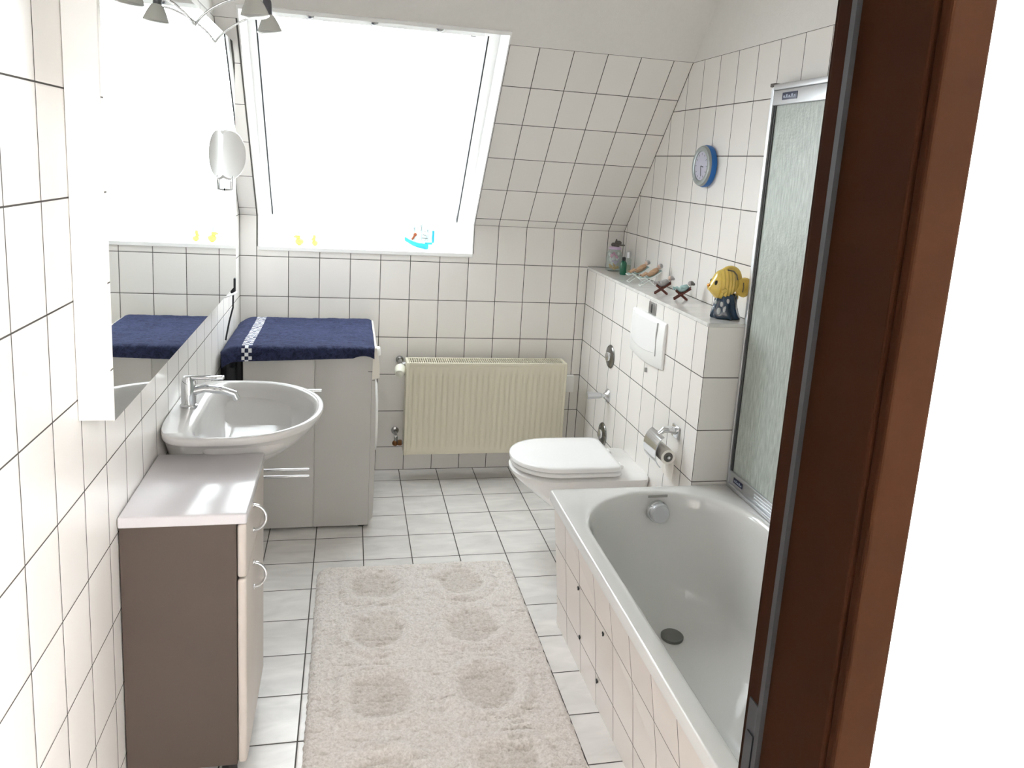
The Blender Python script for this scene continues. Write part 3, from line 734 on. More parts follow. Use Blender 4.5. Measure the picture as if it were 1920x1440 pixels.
# ------------------------------------------------------------------ bath rug
def rug():
    x0, x1, y0, y1 = .345, 1.125, -2.42, -1.012
    nx_, ny_ = 230, 400; vs = []; fs = []; pile = []
    cells = [(-1.17, .115), (-1.47, .12), (-1.80, .125), (-2.14, .125)]
    for j in range(ny_+1):
        for i in range(nx_+1):
            x = x0+(x1-x0)*i/nx_; y = y0+(y1-y0)*j/ny_
            h = .019; pl_ = .85
            for k, (cy_, r) in enumerate(cells):
                for side_, cx_ in enumerate((.565, .90)):
                    dx, dy = x-cx_, y-cy_
                    wob = .010*noise.noise(Vector((x*14, y*14, 5)))
                    if (k+side_) % 2 == 1 or (k == 1 and side_ == 1): d = math.hypot(dx, dy)
                    else: d = (abs(dx)**4+abs(dy)**4)**.25*1.05
                    d += wob; g = d-r*.78
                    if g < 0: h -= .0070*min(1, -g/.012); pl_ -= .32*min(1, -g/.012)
                    elif g < .055: h += .0080*sin(PI*g/.055)
                    gr_ = abs(d-r*1.27); 
                    if gr_ < .010: h -= .003*(1-gr_/.010)
            n1 = noise.noise(Vector((x*22, y*30, 0))); n2 = noise.noise(Vector((x*75, y*95, 4))); n3 = noise.noise(Vector((x*260, y*300, 9)))
            h += .0026*n1 + .0036*n2 + .0030*n3
            hollow = noise.noise(Vector((x*13, y*52, 2)))+.25*n3
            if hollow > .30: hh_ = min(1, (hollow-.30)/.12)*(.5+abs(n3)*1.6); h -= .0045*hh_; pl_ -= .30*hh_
            ex = min(x-x0, x1-x, y-y0, y1-y)
            # rounded corners
            cxr = max(x0+.05-x, x-(x1-.05), 0); cyr = max(y0+.05-y, y-(y1-.05), 0)
            if cxr > 0 and cyr > 0: ex = min(ex, .05-math.hypot(cxr, cyr))
            edge = max(0, min(1, ex/.016)); h = .003+(h-.003)*math.sqrt(edge)
            xx, yy = x, y
            if ex < 0:
                q = Vector((cxr, cyr)); q = q.normalized()*.05
                xx = (x0+.05-q.x) if x < (x0+x1)/2 else (x1-.05+q.x); yy = (y0+.05-q.y) if y < (y0+y1)/2 else (y1-.05+q.y)
            if ex < .02: xx += .004*noise.noise(Vector((x*60, y*60, 1))); yy += .003*noise.noise(Vector((x*60, y*60, 7)))
            # the far edge runs very slightly askew
            yy += -.010*(x-x0)/(x1-x0)
            vs.append((xx, yy, h)); pile.append(max(0, min(1, pl_+.35*n2+.30*n3)))
    n = nx_+1
    for j in range(ny_):
        for i in range(nx_): a = j*n+i; fs.append((a, a+1, a+n+1, a+n))
    # underside rim so the rug has a body
    me = bpy.data.meshes.new('bath_rug'); org = Vector(((x0+x1)/2, (y0+y1)/2, 0))
    brd = [i for i in range(n)] + [j*n+nx_ for j in range(1, ny_+1)] + [ny_*n+i for i in range(nx_-1, -1, -1)] + [j*n for j in range(ny_-1, 0, -1)]
    b0 = len(vs)
    for i in brd: vs.append((vs[i][0], vs[i][1], .0005)); pile.append(.8)
    for k in range(len(brd)):
        k2 = (k+1) % len(brd); fs.append((brd[k], b0+k, b0+k2, brd[k2]))
    fs.append(tuple(b0+k for k in range(len(brd)))[::-1])
    me.from_pydata([tuple(Vector(v)-org) for v in vs], [], fs)
    at = me.attributes.new('pile', 'FLOAT', 'POINT'); at.data.foreach_set('value', pile)
    me.materials.append(M['rug']); me.shade_smooth(); me.update()
    o = bpy.data.objects.new('bath_rug', me); COL.objects.link(o); o.location = org
    return o
tag(rug(), 'cream deep pile bath rug with sunken round and square motifs on the floor', 'rug')

# ------------------------------------------------------------------ bathtub
TX0, TX1, TY0, TY1, TZ = 1.156, XR-.002, -3.16, BOXY-.004, .52
t = Thing('bathtub', 'white enamel bathtub with tiled side panel along the right wall', 'bathtub', (1.52, -2.3, 0))
ix0, ix1, iy0, iy1 = 1.203, 1.822, -3.09, -1.497
rs = []
rs.append(rrect(TX0, TX1, TY0, TY1, .012, .012, TZ-.036)); rs.append(rrect(TX0, TX1, TY0, TY1, .012, .012, TZ-.006))
rs.append(rrect(TX0+.0018, TX1-.0018, TY0+.0018, TY1-.0018, .011, .011, TZ-.0018)); rs.append(rrect(TX0+.006, TX1-.006, TY0+.006, TY1-.006, .01, .01, TZ))
def inr(d, z, near=0, far=0, r=.26, rf=.30):
    return rrect(ix0+d, ix1-d, iy0+d+near, iy1-d-far, r, r, z, r0=(min(rf, (ix1-ix0)/2-d-.004), rf*.95))
rs.append(inr(-.004, TZ)); rs.append(inr(.002, TZ-.001)); rs.append(inr(.008, TZ-.006)); rs.append(inr(.014, TZ-.018)); rs.append(inr(.020, TZ-.045, .01, 0))
rs.append(inr(.030, TZ-.13, .05, .003)); rs.append(inr(.044, TZ-.24, .12, .012, .22, .25)); rs.append(inr(.058, TZ-.33, .19, .022, .2, .22)); rs.append(inr(.075, TZ-.375, .24, .035, .18, .2))
rs.append(inr(.105, TZ-.400, .29, .06, .15, .16)); rs.append(inr(.15, TZ-.41, .35, .10, .1, .1)); rs.append(inr(.22, TZ-.414, .45, .16, .04, .05)); rs.append(inr(.29, TZ-.416, .60, .21, .01, .01))
tub = t.part('tub', MB().loft(rs, False, True), M['enamel'], angle=60)
kx, ky, kz = 1.540, -1.542, .457
ok = t.part('overflow_knob', MB().lathe([(.036, -.008), (.040, -.004), (.040, .012), (.037, .016)], (kx, ky+.012, kz), (0, -1, .10), n=40), M['chrome'])
t.part('knob_cap', MB().lathe([(.034, .016), (.034, .030), (.031, .034), (.005, .035)], (kx, ky+.012, kz), (0, -1, .10), n=40), M['capgrey'], parent=ok)
t.part('overflow_label', MB().box(kx-.035, kx+.038, -1.5212, -1.5185, kz+.048, kz+.057), mat('grey_print', (.36, .35, .33), .5))
dp = t.part('drain_plug', MB().lathe([(.036, 0), (.038, .006), (.038, .013), (.033, .017), (.004, .0175)], (1.533, -1.762, TZ-.414), n=40), M['plugmetal'])
ap = MB()
a0, a1 = (1.172, 1.200), (1.196, 1.262)
far = [(1.172, TY1-.010, .484), (1.216, TY1-.030, .0)]
ap.add([(1.172, TY1-.012, .484), (1.216, TY1-.028, 0), (1.250, TY0+.02, 0), (1.172, TY0+.02, .484),
        (1.215, TY1-.012, .484), (1.262, TY1-.028, 0), (1.290, TY0+.02, 0), (1.215, TY0+.02, .484)],
       [(0, 1, 2, 3), (4, 7, 6, 5), (0, 4, 5, 1), (3, 2, 6, 7), (0, 3, 7, 4), (1, 5, 6, 2)])
ap.box(1.215, TX1, TY1-.05, TY1-.012, 0, .484)
def UAP(co, n):
    if abs(n.y) > .7: return (co.x-1.21+.155*.5, co.z-.118+.2)
    return (-co.y-1.601+.155*2, co.z-.118+.2)
apo = t.part('tiled_apron', ap, M['apron_tile'], uvf=UAP, smooth=False)
def apx(y, z):   # face of the panel
    f = (TY1-y)/(TY1-TY0); b = 1.216+(1.250-1.216)*f; return 1.172+(b-1.172)*(1-z/.484)
for y, z in ((-1.757, .312), (-2.005, .312), (-1.757, .135), (-1.93, .1)):
    c = MB(); x = apx(y, z)-.001
    c.box(x-.002, x+.002, y-.006, y+.006, z-.0035, z+.0035, c=.001); c.box(x-.002, x+.002, y-.0025, y+.0025, z-.008, z+.002, c=.001)
    t.part('panel_clip', c, M['dark'], parent=apo, smooth=False)

# ------------------------------------------------------------------ shower screen
t = Thing('shower_screen', 'aluminium framed shower screen of streaked frosted glass on the tub', 'shower screen', (1.86, -2.2, TZ))
gz0, gz1 = TZ+.058, 1.895
t.part('wall_profile', MB().box(1.838, 1.886, BOXY-.016, BOXY-.004, TZ+.002, 1.958, c=.002).box(1.842, 1.886, BOXY-.004, BOXY+.008, 1.134, 1.958, c=.002), M['alu'], smooth=False)
t.part('profile_cap', MB().box(1.836, 1.887, BOXY-.020, BOXY+.009, 1.958, 1.970, c=.002), M['cabside'])
t.part('seal_strip', MB().box(1.846, 1.862, BOXY-.026, BOXY-.016, TZ+.05, 1.90), M['darkalu'], smooth=False)
t.part('glass_panel', MB().box(1.850, 1.854, TY0+.03, BOXY-.022, gz0-.01, gz1+.01), M['screen'], smooth=False)
tr_ = t.part('top_rail', MB().box(1.838, 1.868, TY0+.03, BOXY-.018, 1.895, 1.945, c=.003).box(1.834, 1.878, TY0+.03, BOXY-.018, 1.945, 1.965, c=.003), M['alu'])
bt = MB().box(1.832, 1.880, TY0+.03, BOXY-.016, TZ+.001, TZ+.016, c=.003).box(1.842, 1.874, TY0+.03, BOXY-.016, TZ+.014, TZ+.060, c=.003)
for k in range(3): bt.box(1.8405, 1.8425, TY0+.03, BOXY-.2, TZ+.022+.011*k, TZ+.026+.011*k)
br = t.part('bottom_rail', bt, M['alu'])
def badge(y0, y1, z0, z1, x, par):
    b = t.part('badge', MB().box(x-.0012, x, y0, y1, z0, z1, c=.0004), M['navy_text'], parent=par)
    w = MB(); n_ = 5
    for i in range(n_):   # unreadable light letter strokes
        yy = y1-(y1-y0)*(.14+.72*i/(n_-1)); ww = abs(y1-y0)*.05
        w.box(x-.0017, x-.0010, yy-ww, yy+ww, z0+(z1-z0)*.30, z0+(z1-z0)*(.72 if i % 2 else .58))
    w.box(x-.0017, x-.0010, y0+abs(y1-y0)*.12, y1-abs(y1-y0)*.12, z0+(z1-z0)*.26, z0+(z1-z0)*.36)
    for v in w.v: pass
    w2 = w; ob = build('badge_text', w2, mat('badge_letters', (.45, .5, .62), .5), par, t.loc, smooth=False)
badge(-1.615, -1.527, 1.910, 1.934, 1.838, tr_)
badge(-1.568, -1.502, TZ+.026, TZ+.046, 1.842, br)

# ------------------------------------------------------------------ toilet
t = Thing('toilet', 'white wall hung toilet with closed lid beside the bathtub', 'toilet', (1.5, -.905, .1))
tyc = -.905
def tr(xt, hw, z, xb=XB+.0, n=56, nf=2.15, xm=1.33, nbk=18):
    pts = []
    for i in range(n):
        a = 2*PI*i/n; c, s_ = cos(a), sin(a)
        xm_ = min(max(xm, xt+.05), xb-.03)
        if c >= 0: x = xm_+(xb-xm_)*abs(c)**(2/nbk); y = tyc+hw*math.copysign(abs(s_)**(2/nbk), s_)
        else: x = xm_-(xm_-xt)*abs(c)**(2/nf); y = tyc+hw*math.copysign(abs(s_)**(2/nf), s_)
        pts.append(Vector((x, y, z)))
    return pts
bowl = [tr(1.54, .075, .085), tr(1.50, .095, .10), tr(1.44, .115, .14), tr(1.35, .137, .20), tr(1.265, .152, .25), tr(1.20, .165, .30), tr(1.152, .177, .345), tr(1.131, .186, .370), tr(1.131, .186, .381), tr(1.142, .176, .386)]
t.part('bowl', MB().loft(bowl), M['ceramic'], angle=60)
def lr(xt, hw, z, xb, rn=12): return tr(xt, hw, z, xb=xb, nf=2.2, xm=1.34, nbk=rn)
t.part('seat', MB().loft([lr(1.141, .175, .3945, 1.578), lr(1.136, .180, .398, 1.582), lr(1.136, .180, .409, 1.582), lr(1.141, .176, .412, 1.578)]), M['lid'], angle=60)
t.part('lid', MB().loft([lr(1.138, .178, .4155, 1.572), lr(1.131, .184, .420, 1.576), lr(1.131, .184, .433, 1.576), lr(1.137, .180, .438, 1.572), lr(1.15, .165, .4405, 1.555), lr(1.22, .10, .442, 1.51)]), M['lid'], angle=50)
for y in (-.985, -.825): t.part('hinge', MB().tube([(1.598, y-.018, .405), (1.598, y+.018, .405)], .009), M['lid'])

# ------------------------------------------------------------------ fittings on the pipe box
t = Thing('flush_plate', 'large white curved flush plate above the toilet', 'flush plate', (XB, -.93, .85))
fy0, fy1, fz0, fz1 = -1.105, -.735, .862, 1.055
def bowed(y0, y1, z0, z1, x0_, bulge, n=16, taper=0, low=0.0):
    rings = []
    for i in range(n+1):
        u = i/n; y = y1+(y0-y1)*u; b = 4*u*(1-u)
        rings.append([Vector((XB, y, z0-low*b)), Vector((x0_-bulge*b, y, z0-low*b)), Vector((x0_-bulge*b-.001, y, z1)), Vector((XB, y, z1))])
    return rings
pl_ = MB(); n = 20; rings = []
for i in range(n+1):
    u = i/n; y = fy1+(fy0-fy1)*u; b = 4*u*(1-u)
    xo = XB-.010-.008*b
    zl = fz0+.006*b*0 - .010*b; zt = fz1+.006*b
    rings.append([Vector((XB, y, zl)), Vector((xo+.004, y, zl)), Vector((xo, y, zl+.006)), Vector((xo-.004, y, (zl+zt)/2)), Vector((xo, y, zt-.006)), Vector((xo+.004, y, zt)), Vector((XB, y, zt))])
pl_.loft(rings)
t.part('plate', pl_, M['white'], bevel=.002)
bt_ = MB(); rings = []
for i in range(n+1):
    u = i/n; y = -.765+(-1.040+.765)*u; b = 4*u*(1-u); xo = XB-.0165-.006*b
    zl = .915-.022*(1-b)*0 + .0*u - .012*b
    rings.append([Vector((xo+.006, y, zl)), Vector((xo-.001, y, zl+.003)), Vector((xo-.005, y, 1.0)), Vector((xo-.001, y, 1.043)), Vector((xo+.006, y, 1.046))])
bt_.loft(rings); t.part('flush_button', bt_, M['lid'], bevel=.0015)
t.part('button_gap', MB().box(XB-.0195, XB-.013, -1.0445, -1.0425, .905, 1.045), M['satin'], smooth=False)
t = Thing('wall_switch', 'small grey chrome rectangular plate under the ledge edge', 'switch', (XB, -.937, 1.06))
t.part('plate', MB().box(XB-.006, XB, -.972, -.903, 1.060, 1.112, c=.002), M['satin'])
t.part('slot', MB().box(XB-.0068, XB-.005, -.943, -.932, 1.068, 1.104), M['dark'], smooth=False)
t = Thing('tile_hook', 'tiny grey hook on the tiles below the flush plate', 'hook', (XB, -.930, .815))
t.part('hook_body', MB().box(XB-.008, XB, -.936, -.926, .806, .826, c=.002), M['satin'])
def rosette(y, z, label, r=.058, cap=True):
    t = Thing('valve_rosette', label, 'rosette', (XB, y, z), group='chrome rosettes on the pipe box')
    t.part('rosette_plate', MB().lathe([(r, 0), (r, .003), (r*.93, .007), (r*.55, .010), (r*.5, .012)], (XB, y, z), (-1, 0, 0), n=44), M['dullchrome'])
    t.part('cap', MB().lathe([(r*.42, .010), (r*.40, .020), (r*.28, .024), (r*.1, .025)], (XB, y, z), (-1, 0, 0), n=32), M['chrome'])
    return t
rosette(-.472, .756, 'round chrome rosette on the tiles, upper one above the tap')
rosette(-.455, .353, 'round chrome rosette on the tiles, lower one behind the toilet lid')
t = Thing('angle_tap', 'chrome tap with long faceted handle on the tiled pipe box', 'tap', (XB, -.482, .561))
t.part('rosette_plate', MB().lathe([(.034, 0), (.034, .003), (.030, .008), (.018, .014), (.014, .020)], (XB, -.482, .561), (-1, 0, 0), n=36), M['chrome'])
t.part('tap_stem', MB().lathe([(.010, .012), (.010, .045)], (XB, -.482, .561), (-1, 0, 0), n=20), M['chrome'])
t.part('tap_handle', MB().lathe([(.012, .035), (.0155, .045), (.0175, .080), (.021, .105), (.0195, .110), (.008, .111)], (XB, -.482, .561), (-1, 0, 0), n=8), M['alu'], angle=20)
# toilet roll holder
t = Thing('roll_holder', 'chrome toilet roll holder with cover flap on the pipe box', 'roll holder', (XB, -1.29, .67))
hy = -1.285
t.part('wall_mount', MB().box(XB-.008, XB, hy-.030, hy+.030, .640, .692, c=.004), M['chrome'])
t.part('holder_arm', MB().tube([(XB-.004, hy, .668), (XB-.03, hy, .676), (XB-.055, hy, .674), (XB-.07, hy, .660), (XB-.072, hy, .640)], [.016, .014, .013, .010, .008]), M['chrome'])
cv = MB(); rings = []
for i in range(13):
    a = R(66-i*10.5); xx = XB-.052+ -.060*cos(a)*.9; zz = .600+.070*sin(a)
    xi = XB-.052-.056*cos(a)*.9; zi = .600+.066*sin(a)
    rings.append([Vector((xx, hy-.055, zz)), Vector((xx, hy+.065, zz)), Vector((xi, hy+.065, zi)), Vector((xi, hy-.055, zi))])
cv.loft(rings); t.part('cover_flap', cv, M['chrome'])
t.part('roll_spindle', MB().tube([(XB-.050, hy+.07, .583), (XB-.050, hy-.062, .583)], .006).tube([(XB-.050, hy+.066, .583), (XB-.072, hy+.066, .62), (XB-.070, hy+.03, .66)], .004), M['chrome'])
t = Thing('toilet_roll', 'nearly used up toilet roll hanging on the chrome holder', 'toilet roll', (XB-.05, hy, .58))
t.part('paper', MB().lathe([(.019, -.055), (.029, -.055), (.029, .05), (.019, .05)], (XB-.050, hy, .583), (0, 1, 0), n=40, cap0=False, cap1=False), M['paper'], angle=50)
t.part('cardboard_core', MB().lathe([(.0065, -.053), (.0188, -.053), (.0188, .049), (.0065, .049)], (XB-.050, hy, .583), (0, 1, 0), n=32, cap0=False, cap1=False), M['core'])
sh = MB().box(XB-.0225, XB-.0215, hy-.05, hy+.05, .480, .583)
t.part('hanging_sheet', sh, M['paper'], smooth=False)

# ------------------------------------------------------------------ clock
t = Thing('wall_clock', 'round grey wall clock with blue rim on the right wall', 'clock', (XR, -.925, 1.688))
kc = (XR, -.925, 1.688); kr = .085
t.part('back_rim', MB().lathe([(kr*.88, 0), (kr*1.0, .004), (kr*1.02, .018), (kr*.98, .026)], kc, (-1, 0, 0), n=56), M['blue'])
t.part('bezel', MB().lathe([(kr*.98, .0262), (kr*.98, .030), (kr*.93, .037), (kr*.80, .039), (kr*.71, .036), (kr*.69, .032)], kc, (-1, 0, 0), n=56, cap1=False), M['clockring'])
di = t.part('dial', MB().lathe([(kr*.70, .028), (kr*.70, .0325), (.001, .0327)], kc, (-1, 0, 0), n=48), M['dial'])
for i in range(12):
    mk = MB()
    a = 2*PI*i/12; rr = kr*.58; y = kc[1]+rr*sin(a); z = kc[2]+rr*cos(a)
    d = Vector((0, sin(a), cos(a))); mk.bar(Vector((XR-.0332, y, z))-d*.004, Vector((XR-.0332, y, z))+d*.004, .0018, .0008, upv=(1, 0, 0))
    t.part('hour_mark', mk, M['dial_mark'], parent=di, smooth=False)
t.part('hour_hand', MB().bar((XR-.0345, kc[1], kc[2]), (XR-.0345, kc[1]-.022, kc[2]-.004), .004, .001, upv=(1, 0, 0)), M['dial_mark'], smooth=False)
t.part('minute_hand', MB().bar((XR-.0355, kc[1], kc[2]), (XR-.0355, kc[1]-.010, kc[2]-.042), .003, .001, upv=(1, 0, 0)), M['dial_mark'], smooth=False)

# ------------------------------------------------------------------ things on the ledge
LZ = 1.132
# glass jar with knick-knacks
jx, jy = 1.800, -.125
t = Thing('glass_jar', 'clear glass jar with pink and amber contents in the ledge corner', 'jar', (jx, jy, LZ))
t.part('jar_glass', MB().lathe([(.036, 0), (.041, .006), (.042, .06), (.039, .095), (.030, .108), (.030, .116)], (jx, jy, LZ), n=40, cap1=False), M['clearglass'])
ct = MB()
for k in range(34):
    a = random.random()*2*PI; r = .028*math.sqrt(random.random()); z = .008+.085*random.random(); rr = .006+.004*random.random()
    mi = 0 if z < .038 else (1 if z < .062 and random.random() < .6 else (2 if z > .06 and random.random() < .5 else 3))
    ct.ball((jx+r*cos(a), jy+r*sin(a), LZ+z), rr, rr, rr*1.1, n=10, mi=mi)
t.part('contents', ct, [M['amber'], M['lilac'], M['pink'], M['white']])
t.part('jar_lid', MB().lathe([(.031, .114), (.033, .118), (.030, .126), (.012, .130)], (jx, jy, LZ), n=32), M['lilac'])
t.part('lid_ornament', MB().ball((jx-.012, jy, LZ+.138), .011).ball((jx+.016, jy-.004, LZ+.148), .016, .012, .012).lathe([(.02, .126), (.012, .140), (.002, .168)], (jx+.004, jy, LZ), n=14).box(jx+.012, jx+.052, jy-.006, jy+.004, LZ+.132, LZ+.140, c=.003), M['orn'])
t = Thing('green_bottle', 'small dark green glass bottle on the ledge', 'bottle', (1.803, -.262, LZ))
t.part('bottle_body', MB().lathe([(.0155, 0), (.0172, .003), (.0172, .058), (.012, .068), (.0075, .072)], (1.803, -.262, LZ), n=28), M['greenglass'])
t.part('bottle_cap', MB().lathe([(.0095, .072), (.0095, .088), (.006, .090)], (1.803, -.262, LZ), n=20), M['black'])
t = Thing('perfume_bottle', 'slim clear perfume bottle behind the green bottle', 'bottle', (1.848, -.205, LZ))
t.part('bottle_body', MB().lathe([(.014, 0), (.0155, .003), (.0155, .072), (.008, .080)], (1.848, -.205, LZ), n=28), M['clearglass'])
t.part('liquid', MB().lathe([(.013, .003), (.0135, .045)], (1.848, -.205, LZ), n=24), mat('pale_green_liquid', (.42, .45, .30), .3))
t.part('bottle_cap', MB().lathe([(.0105, .080), (.0105, .110), (.007, .112)], (1.848, -.205, LZ), n=20), M['alu'])

# deckchairs: length along +x (feet toward the room, head toward the wall)
def glass_chair(x, y, label, body, rz):
    t = Thing('deckchair_figurine', label, 'figurine', (x, y, LZ), group='deckchair figurines on the ledge')
    L0 = Vector((x, y, LZ)); fr = MB(); w = .024; r = .0021
    for s in (-w, w):
        fr.tube([L0+Vector((-.040, s, .002)), L0+Vector((.052, s, .075))], r, n=8)         # long rail, foot forward to head
        fr.tube([L0+Vector((.030, s, .002)), L0+Vector((-.020, s, .042))], r, n=8)         # crossing leg
        fr.tube([L0+Vector((-.020, s, .042)), L0+Vector((-.048, s, .036))], r, n=8)
    for p in ((-.040, .002), (.052, .075), (.030, .002), (-.048, .036), (-.020, .042)):
        fr.tube([L0+Vector((p[0], -w, p[1])), L0+Vector((p[0], w, p[1]))], r, n=8)
    t.part('chair_frame', fr, M['paleframe'])
    seat = MB(); pth = [(-.047, .036), (-.02, .040), (.000, .043), (.018, .052), (.036, .066), (.052, .077)]
    seat.loft([[L0+Vector((a, -w*.9, b)), L0+Vector((a, w*.9, b)), L0+Vector((a, w*.9, b+.0015)), L0+Vector((a, -w*.9, b+.0015))] for a, b in pth])
    t.part('seat_cloth', seat, M['teal'], smooth=False)
    fig = MB()
    fig.tube([L0+Vector((-.002, 0, .053)), L0+Vector((.010, 0, .059)), L0+Vector((.026, 0, .072)), L0+Vector((.038, 0, .084))], [.011, .015, .015, .009], n=14)
    for s in (-.008, .008):
        fig.tube([L0+Vector((.000, s, .052)), L0+Vector((-.016, s, .060)), L0+Vector((-.034, s, .047)), L0+Vector((-.040, s, .052))], [.0075, .0065, .005, .004], n=10)
        fig.tube([L0+Vector((.030, s*1.9, .080)), L0+Vector((.018, s*2.3, .070)), L0+Vector((.006, s*1.2, .066))], [.005, .0045, .004], n=10)
    t.part('body', fig, body)
    t.part('head', MB().ball(L0+Vector((.044, 0, .094)), .011), M['skin'])
    t.part('hair', MB().ball(L0+Vector((.0485, 0, .097)), .0115, .012, .011), M['greyresin'])
    t.o.rotation_euler.z = rz
    return t
M['paleframe'] = mat('pale_white_metal', (.78, .82, .80), .35)
glass_chair(1.782, -.510, 'tan figurine in a pale wire deckchair, the left one beside the green bottle', M['tan'], R(-6))
glass_chair(1.797, -.628, 'tan figurine in a pale wire deckchair, the right one next to the wooden deckchairs', M['tan'], R(-10))
def wood_chair(x, y, label, body, head, hair, rz):
    t = Thing('wooden_deckchair_figurine', label, 'figurine', (x, y, LZ), group='deckchair figurines on the ledge')
    L0 = Vector((x, y, LZ)); w = .016
    for s in (-w, w):
        fr = MB(); fr.bar(L0+Vector((-.030, s, .001)), L0+Vector((.036, s, .052)), .004, .008); fr.bar(L0+Vector((.026, s-.004*math.copysign(1, s), .001)), L0+Vector((-.024, s-.004*math.copysign(1, s), .038)), .004, .008)
        t.part('chair_leg', fr, M['brownstick'], smooth=False)
    t.part('seat_cloth', MB().loft([[L0+Vector((a, -w, b)), L0+Vector((a, w, b)), L0+Vector((a, w, b+.002)), L0+Vector((a, -w, b+.002))] for a, b in [(-.024, .040), (-.006, .030), (.010, .034), (.024, .046), (.036, .056)]]), M['brownstick'], smooth=False)
    fig = MB(); fig.tube([L0+Vector((-.010, 0, .038)), L0+Vector((.002, 0, .046)), L0+Vector((.014, 0, .052)), L0+Vector((.024, 0, .062))], [.010, .0155, .015, .008], n=14)
    for s in (-.007, .007):
        fig.tube([L0+Vector((-.006, s, .040)), L0+Vector((-.022, s, .050)), L0+Vector((-.034, s, .044)), L0+Vector((-.036, s, .052))], [.007, .006, .005, .004], n=10)
        fig.tube([L0+Vector((.018, s*1.8, .060)), L0+Vector((.006, s*2.3, .054)), L0+Vector((-.004, s*1.4, .056))], [.005, .0045, .004], n=10)
    t.part('body', fig, body)
    t.part('head', MB().ball(L0+Vector((.032, 0, .072)), .0105), head)
    t.part('hair', MB().ball(L0+Vector((.037, 0, .073)), .0105, .011, .010).ball(L0+Vector((.046, 0, .070)), .006), hair)
    t.o.rotation_euler.z = rz
    return t
wood_chair(1.775, -.835, 'grey figurine in a crossed brown wooden deckchair, left of the two wooden ones', M['greyresin'], M['skin'], M['greyresin'], R(-22))
wood_chair(1.806, -.972, 'teal figurine in a crossed brown wooden deckchair, next to the yellow fish', M['teal'], M['greyresin'], M['hair'], R(-22))

# yellow fish money bank
def fish():
    X, Y = 1.806, -1.350
    t = Thing('fish_figurine', 'yellow ceramic fish on a dark blue reef base on the ledge', 'figurine', (X, Y, LZ))
    o = Vector((X, Y, LZ))
    ax = Vector((1, -.10, 0)).normalized(); sd = Vector((.10, 1, 0)).normalized()      # head looks to -ax
    def P(a, b, c): return o+ax*a+sd*b+Vector((0, 0, c))
    n = 40
    base = MB(); rings = []
    for z, ra, rb in ((0, .050, .038), (.006, .053, .041), (.020, .050, .037), (.040, .045, .033), (.062, .041, .030), (.085, .038, .026), (.10, .02, .014)):
        ring = []
        for i in range(n):
            a = 2*PI*i/n; w = 1+.10*sin(a*7+z*40)+.05*sin(a*11)
            off = .004 if z > .03 else .012*(1-z/.04)
            ring.append(P(off+ra*w*cos(a), rb*w*sin(a), z))
        rings.append(ring)
    base.loft(rings); t.part('reef_base', base, M['reef'], angle=70)
    spz = MB()
    for a, c, r in ((-.028, .030, .011), (-.006, .036, .013), (-.020, .056, .008), (-.040, .062, .007), (.002, .068, .008)):
        k = math.sqrt(max(.1, 1-(a/.05)**2)); spz.ball(P(a, -.031*k+.004*(c/.06), c), r*.8, .006, r*1.3, n=12)
    t.part('reef_spot', spz, M['reefspot'])
    # body: outline radii along the fish's length, seen from the side
    body = MB(); rings = []; N = 60
    for k in range(N+1):
        u = k/N; a = -.068+.112*u
        hh = .058*math.sin(PI*min(1, (u*.93+.035)))**.62 ; zc_ = .122+.010*u
        if u < .22: hh *= (.55+.45*(u/.22)); zc_ -= .010*(1-u/.22)
        ww = .036*math.sin(PI*min(1, u*.86+.08))**.7
        ridge = 1+.085*sin(u*PI*16) if .24 < u < .9 else 1
        rings.append([P(a, ww*ridge*cos(2*PI*i/36), zc_+hh*sin(2*PI*i/36)) for i in range(36)])
    body.loft(rings); bo = t.part('fish_body', body, M['gold'], angle=75)
    def slab(pts, w0, w1, name, mm=M['gold'], rid=0):
        mb = MB(); m_ = len(pts); ctr = Vector((sum(p[0] for p in pts)/m_, sum(p[1] for p in pts)/m_))
        rr = []
        for s, wq in ((.72, -w0), (.94, -w0*.7), (1.0, 0), (.94, w0*.7), (.72, w0)):
            rr.append([P(ctr.x+(p[0]-ctr.x)*s, wq, ctr.y+(p[1]-ctr.y)*s) for p in pts])
        mb.loft(rr); return t.part(name, mb, mm, angle=60, sub=1)
    slab([(-.030, .178), (-.012, .194), (.012, .200), (.034, .194), (.050, .178), (.058, .155), (.056, .138), (.036, .140), (.026, .160), (.004, .178), (-.016, .176)], .009, 0, 'dorsal_fin')
    slab([(.030, .146), (.056, .156), (.080, .158), (.096, .144), (.094, .124), (.086, .113), (.089, .096), (.078, .080), (.062, .079), (.040, .092), (.026, .118)], .012, 0, 'tail_fin')
    slab([(.012, .088), (.034, .098), (.050, .094), (.052, .076), (.042, .062), (.028, .056), (.018, .066)], .009, 0, 'belly_fin')
    slab([(-.034, .110), (-.020, .122), (-.006, .118), (-.004, .104), (-.018, .094), (-.032, .098)], .042, 0, 'side_fin')
    for pts in ([(-.010, .181), (.012, .178), (.026, .164), (.032, .146)],):
        ln = MB(); ln.tube([P(a, -.016-(.004 if i in (0, 3) else .008)*0-.010*(1-abs(i-1.5)/2.5), c+.002) for i, (a, c) in enumerate(pts)], .0023, n=8); t.part('painted_line', ln, M['hair'])
    for pts in ([(.060, .138), (.062, .120), (.060, .102)], [(.036, .092), (.034, .078), (.032, .066)]):
        ln = MB(); ln.tube([P(a, -.0105, c) for a, c in pts], .0022, n=8); t.part('painted_line', ln, M['hair'])
    for s in (-1, 1):
        t.part('eye', MB().ball(P(-.048, s*.0235, .134), .0080, .004, .0100, n=14), M['black'])
    t.part('mouth', MB().ball(P(-.068, 0, .121), .006, .010, .0065, n=14), M['orange'])
fish()

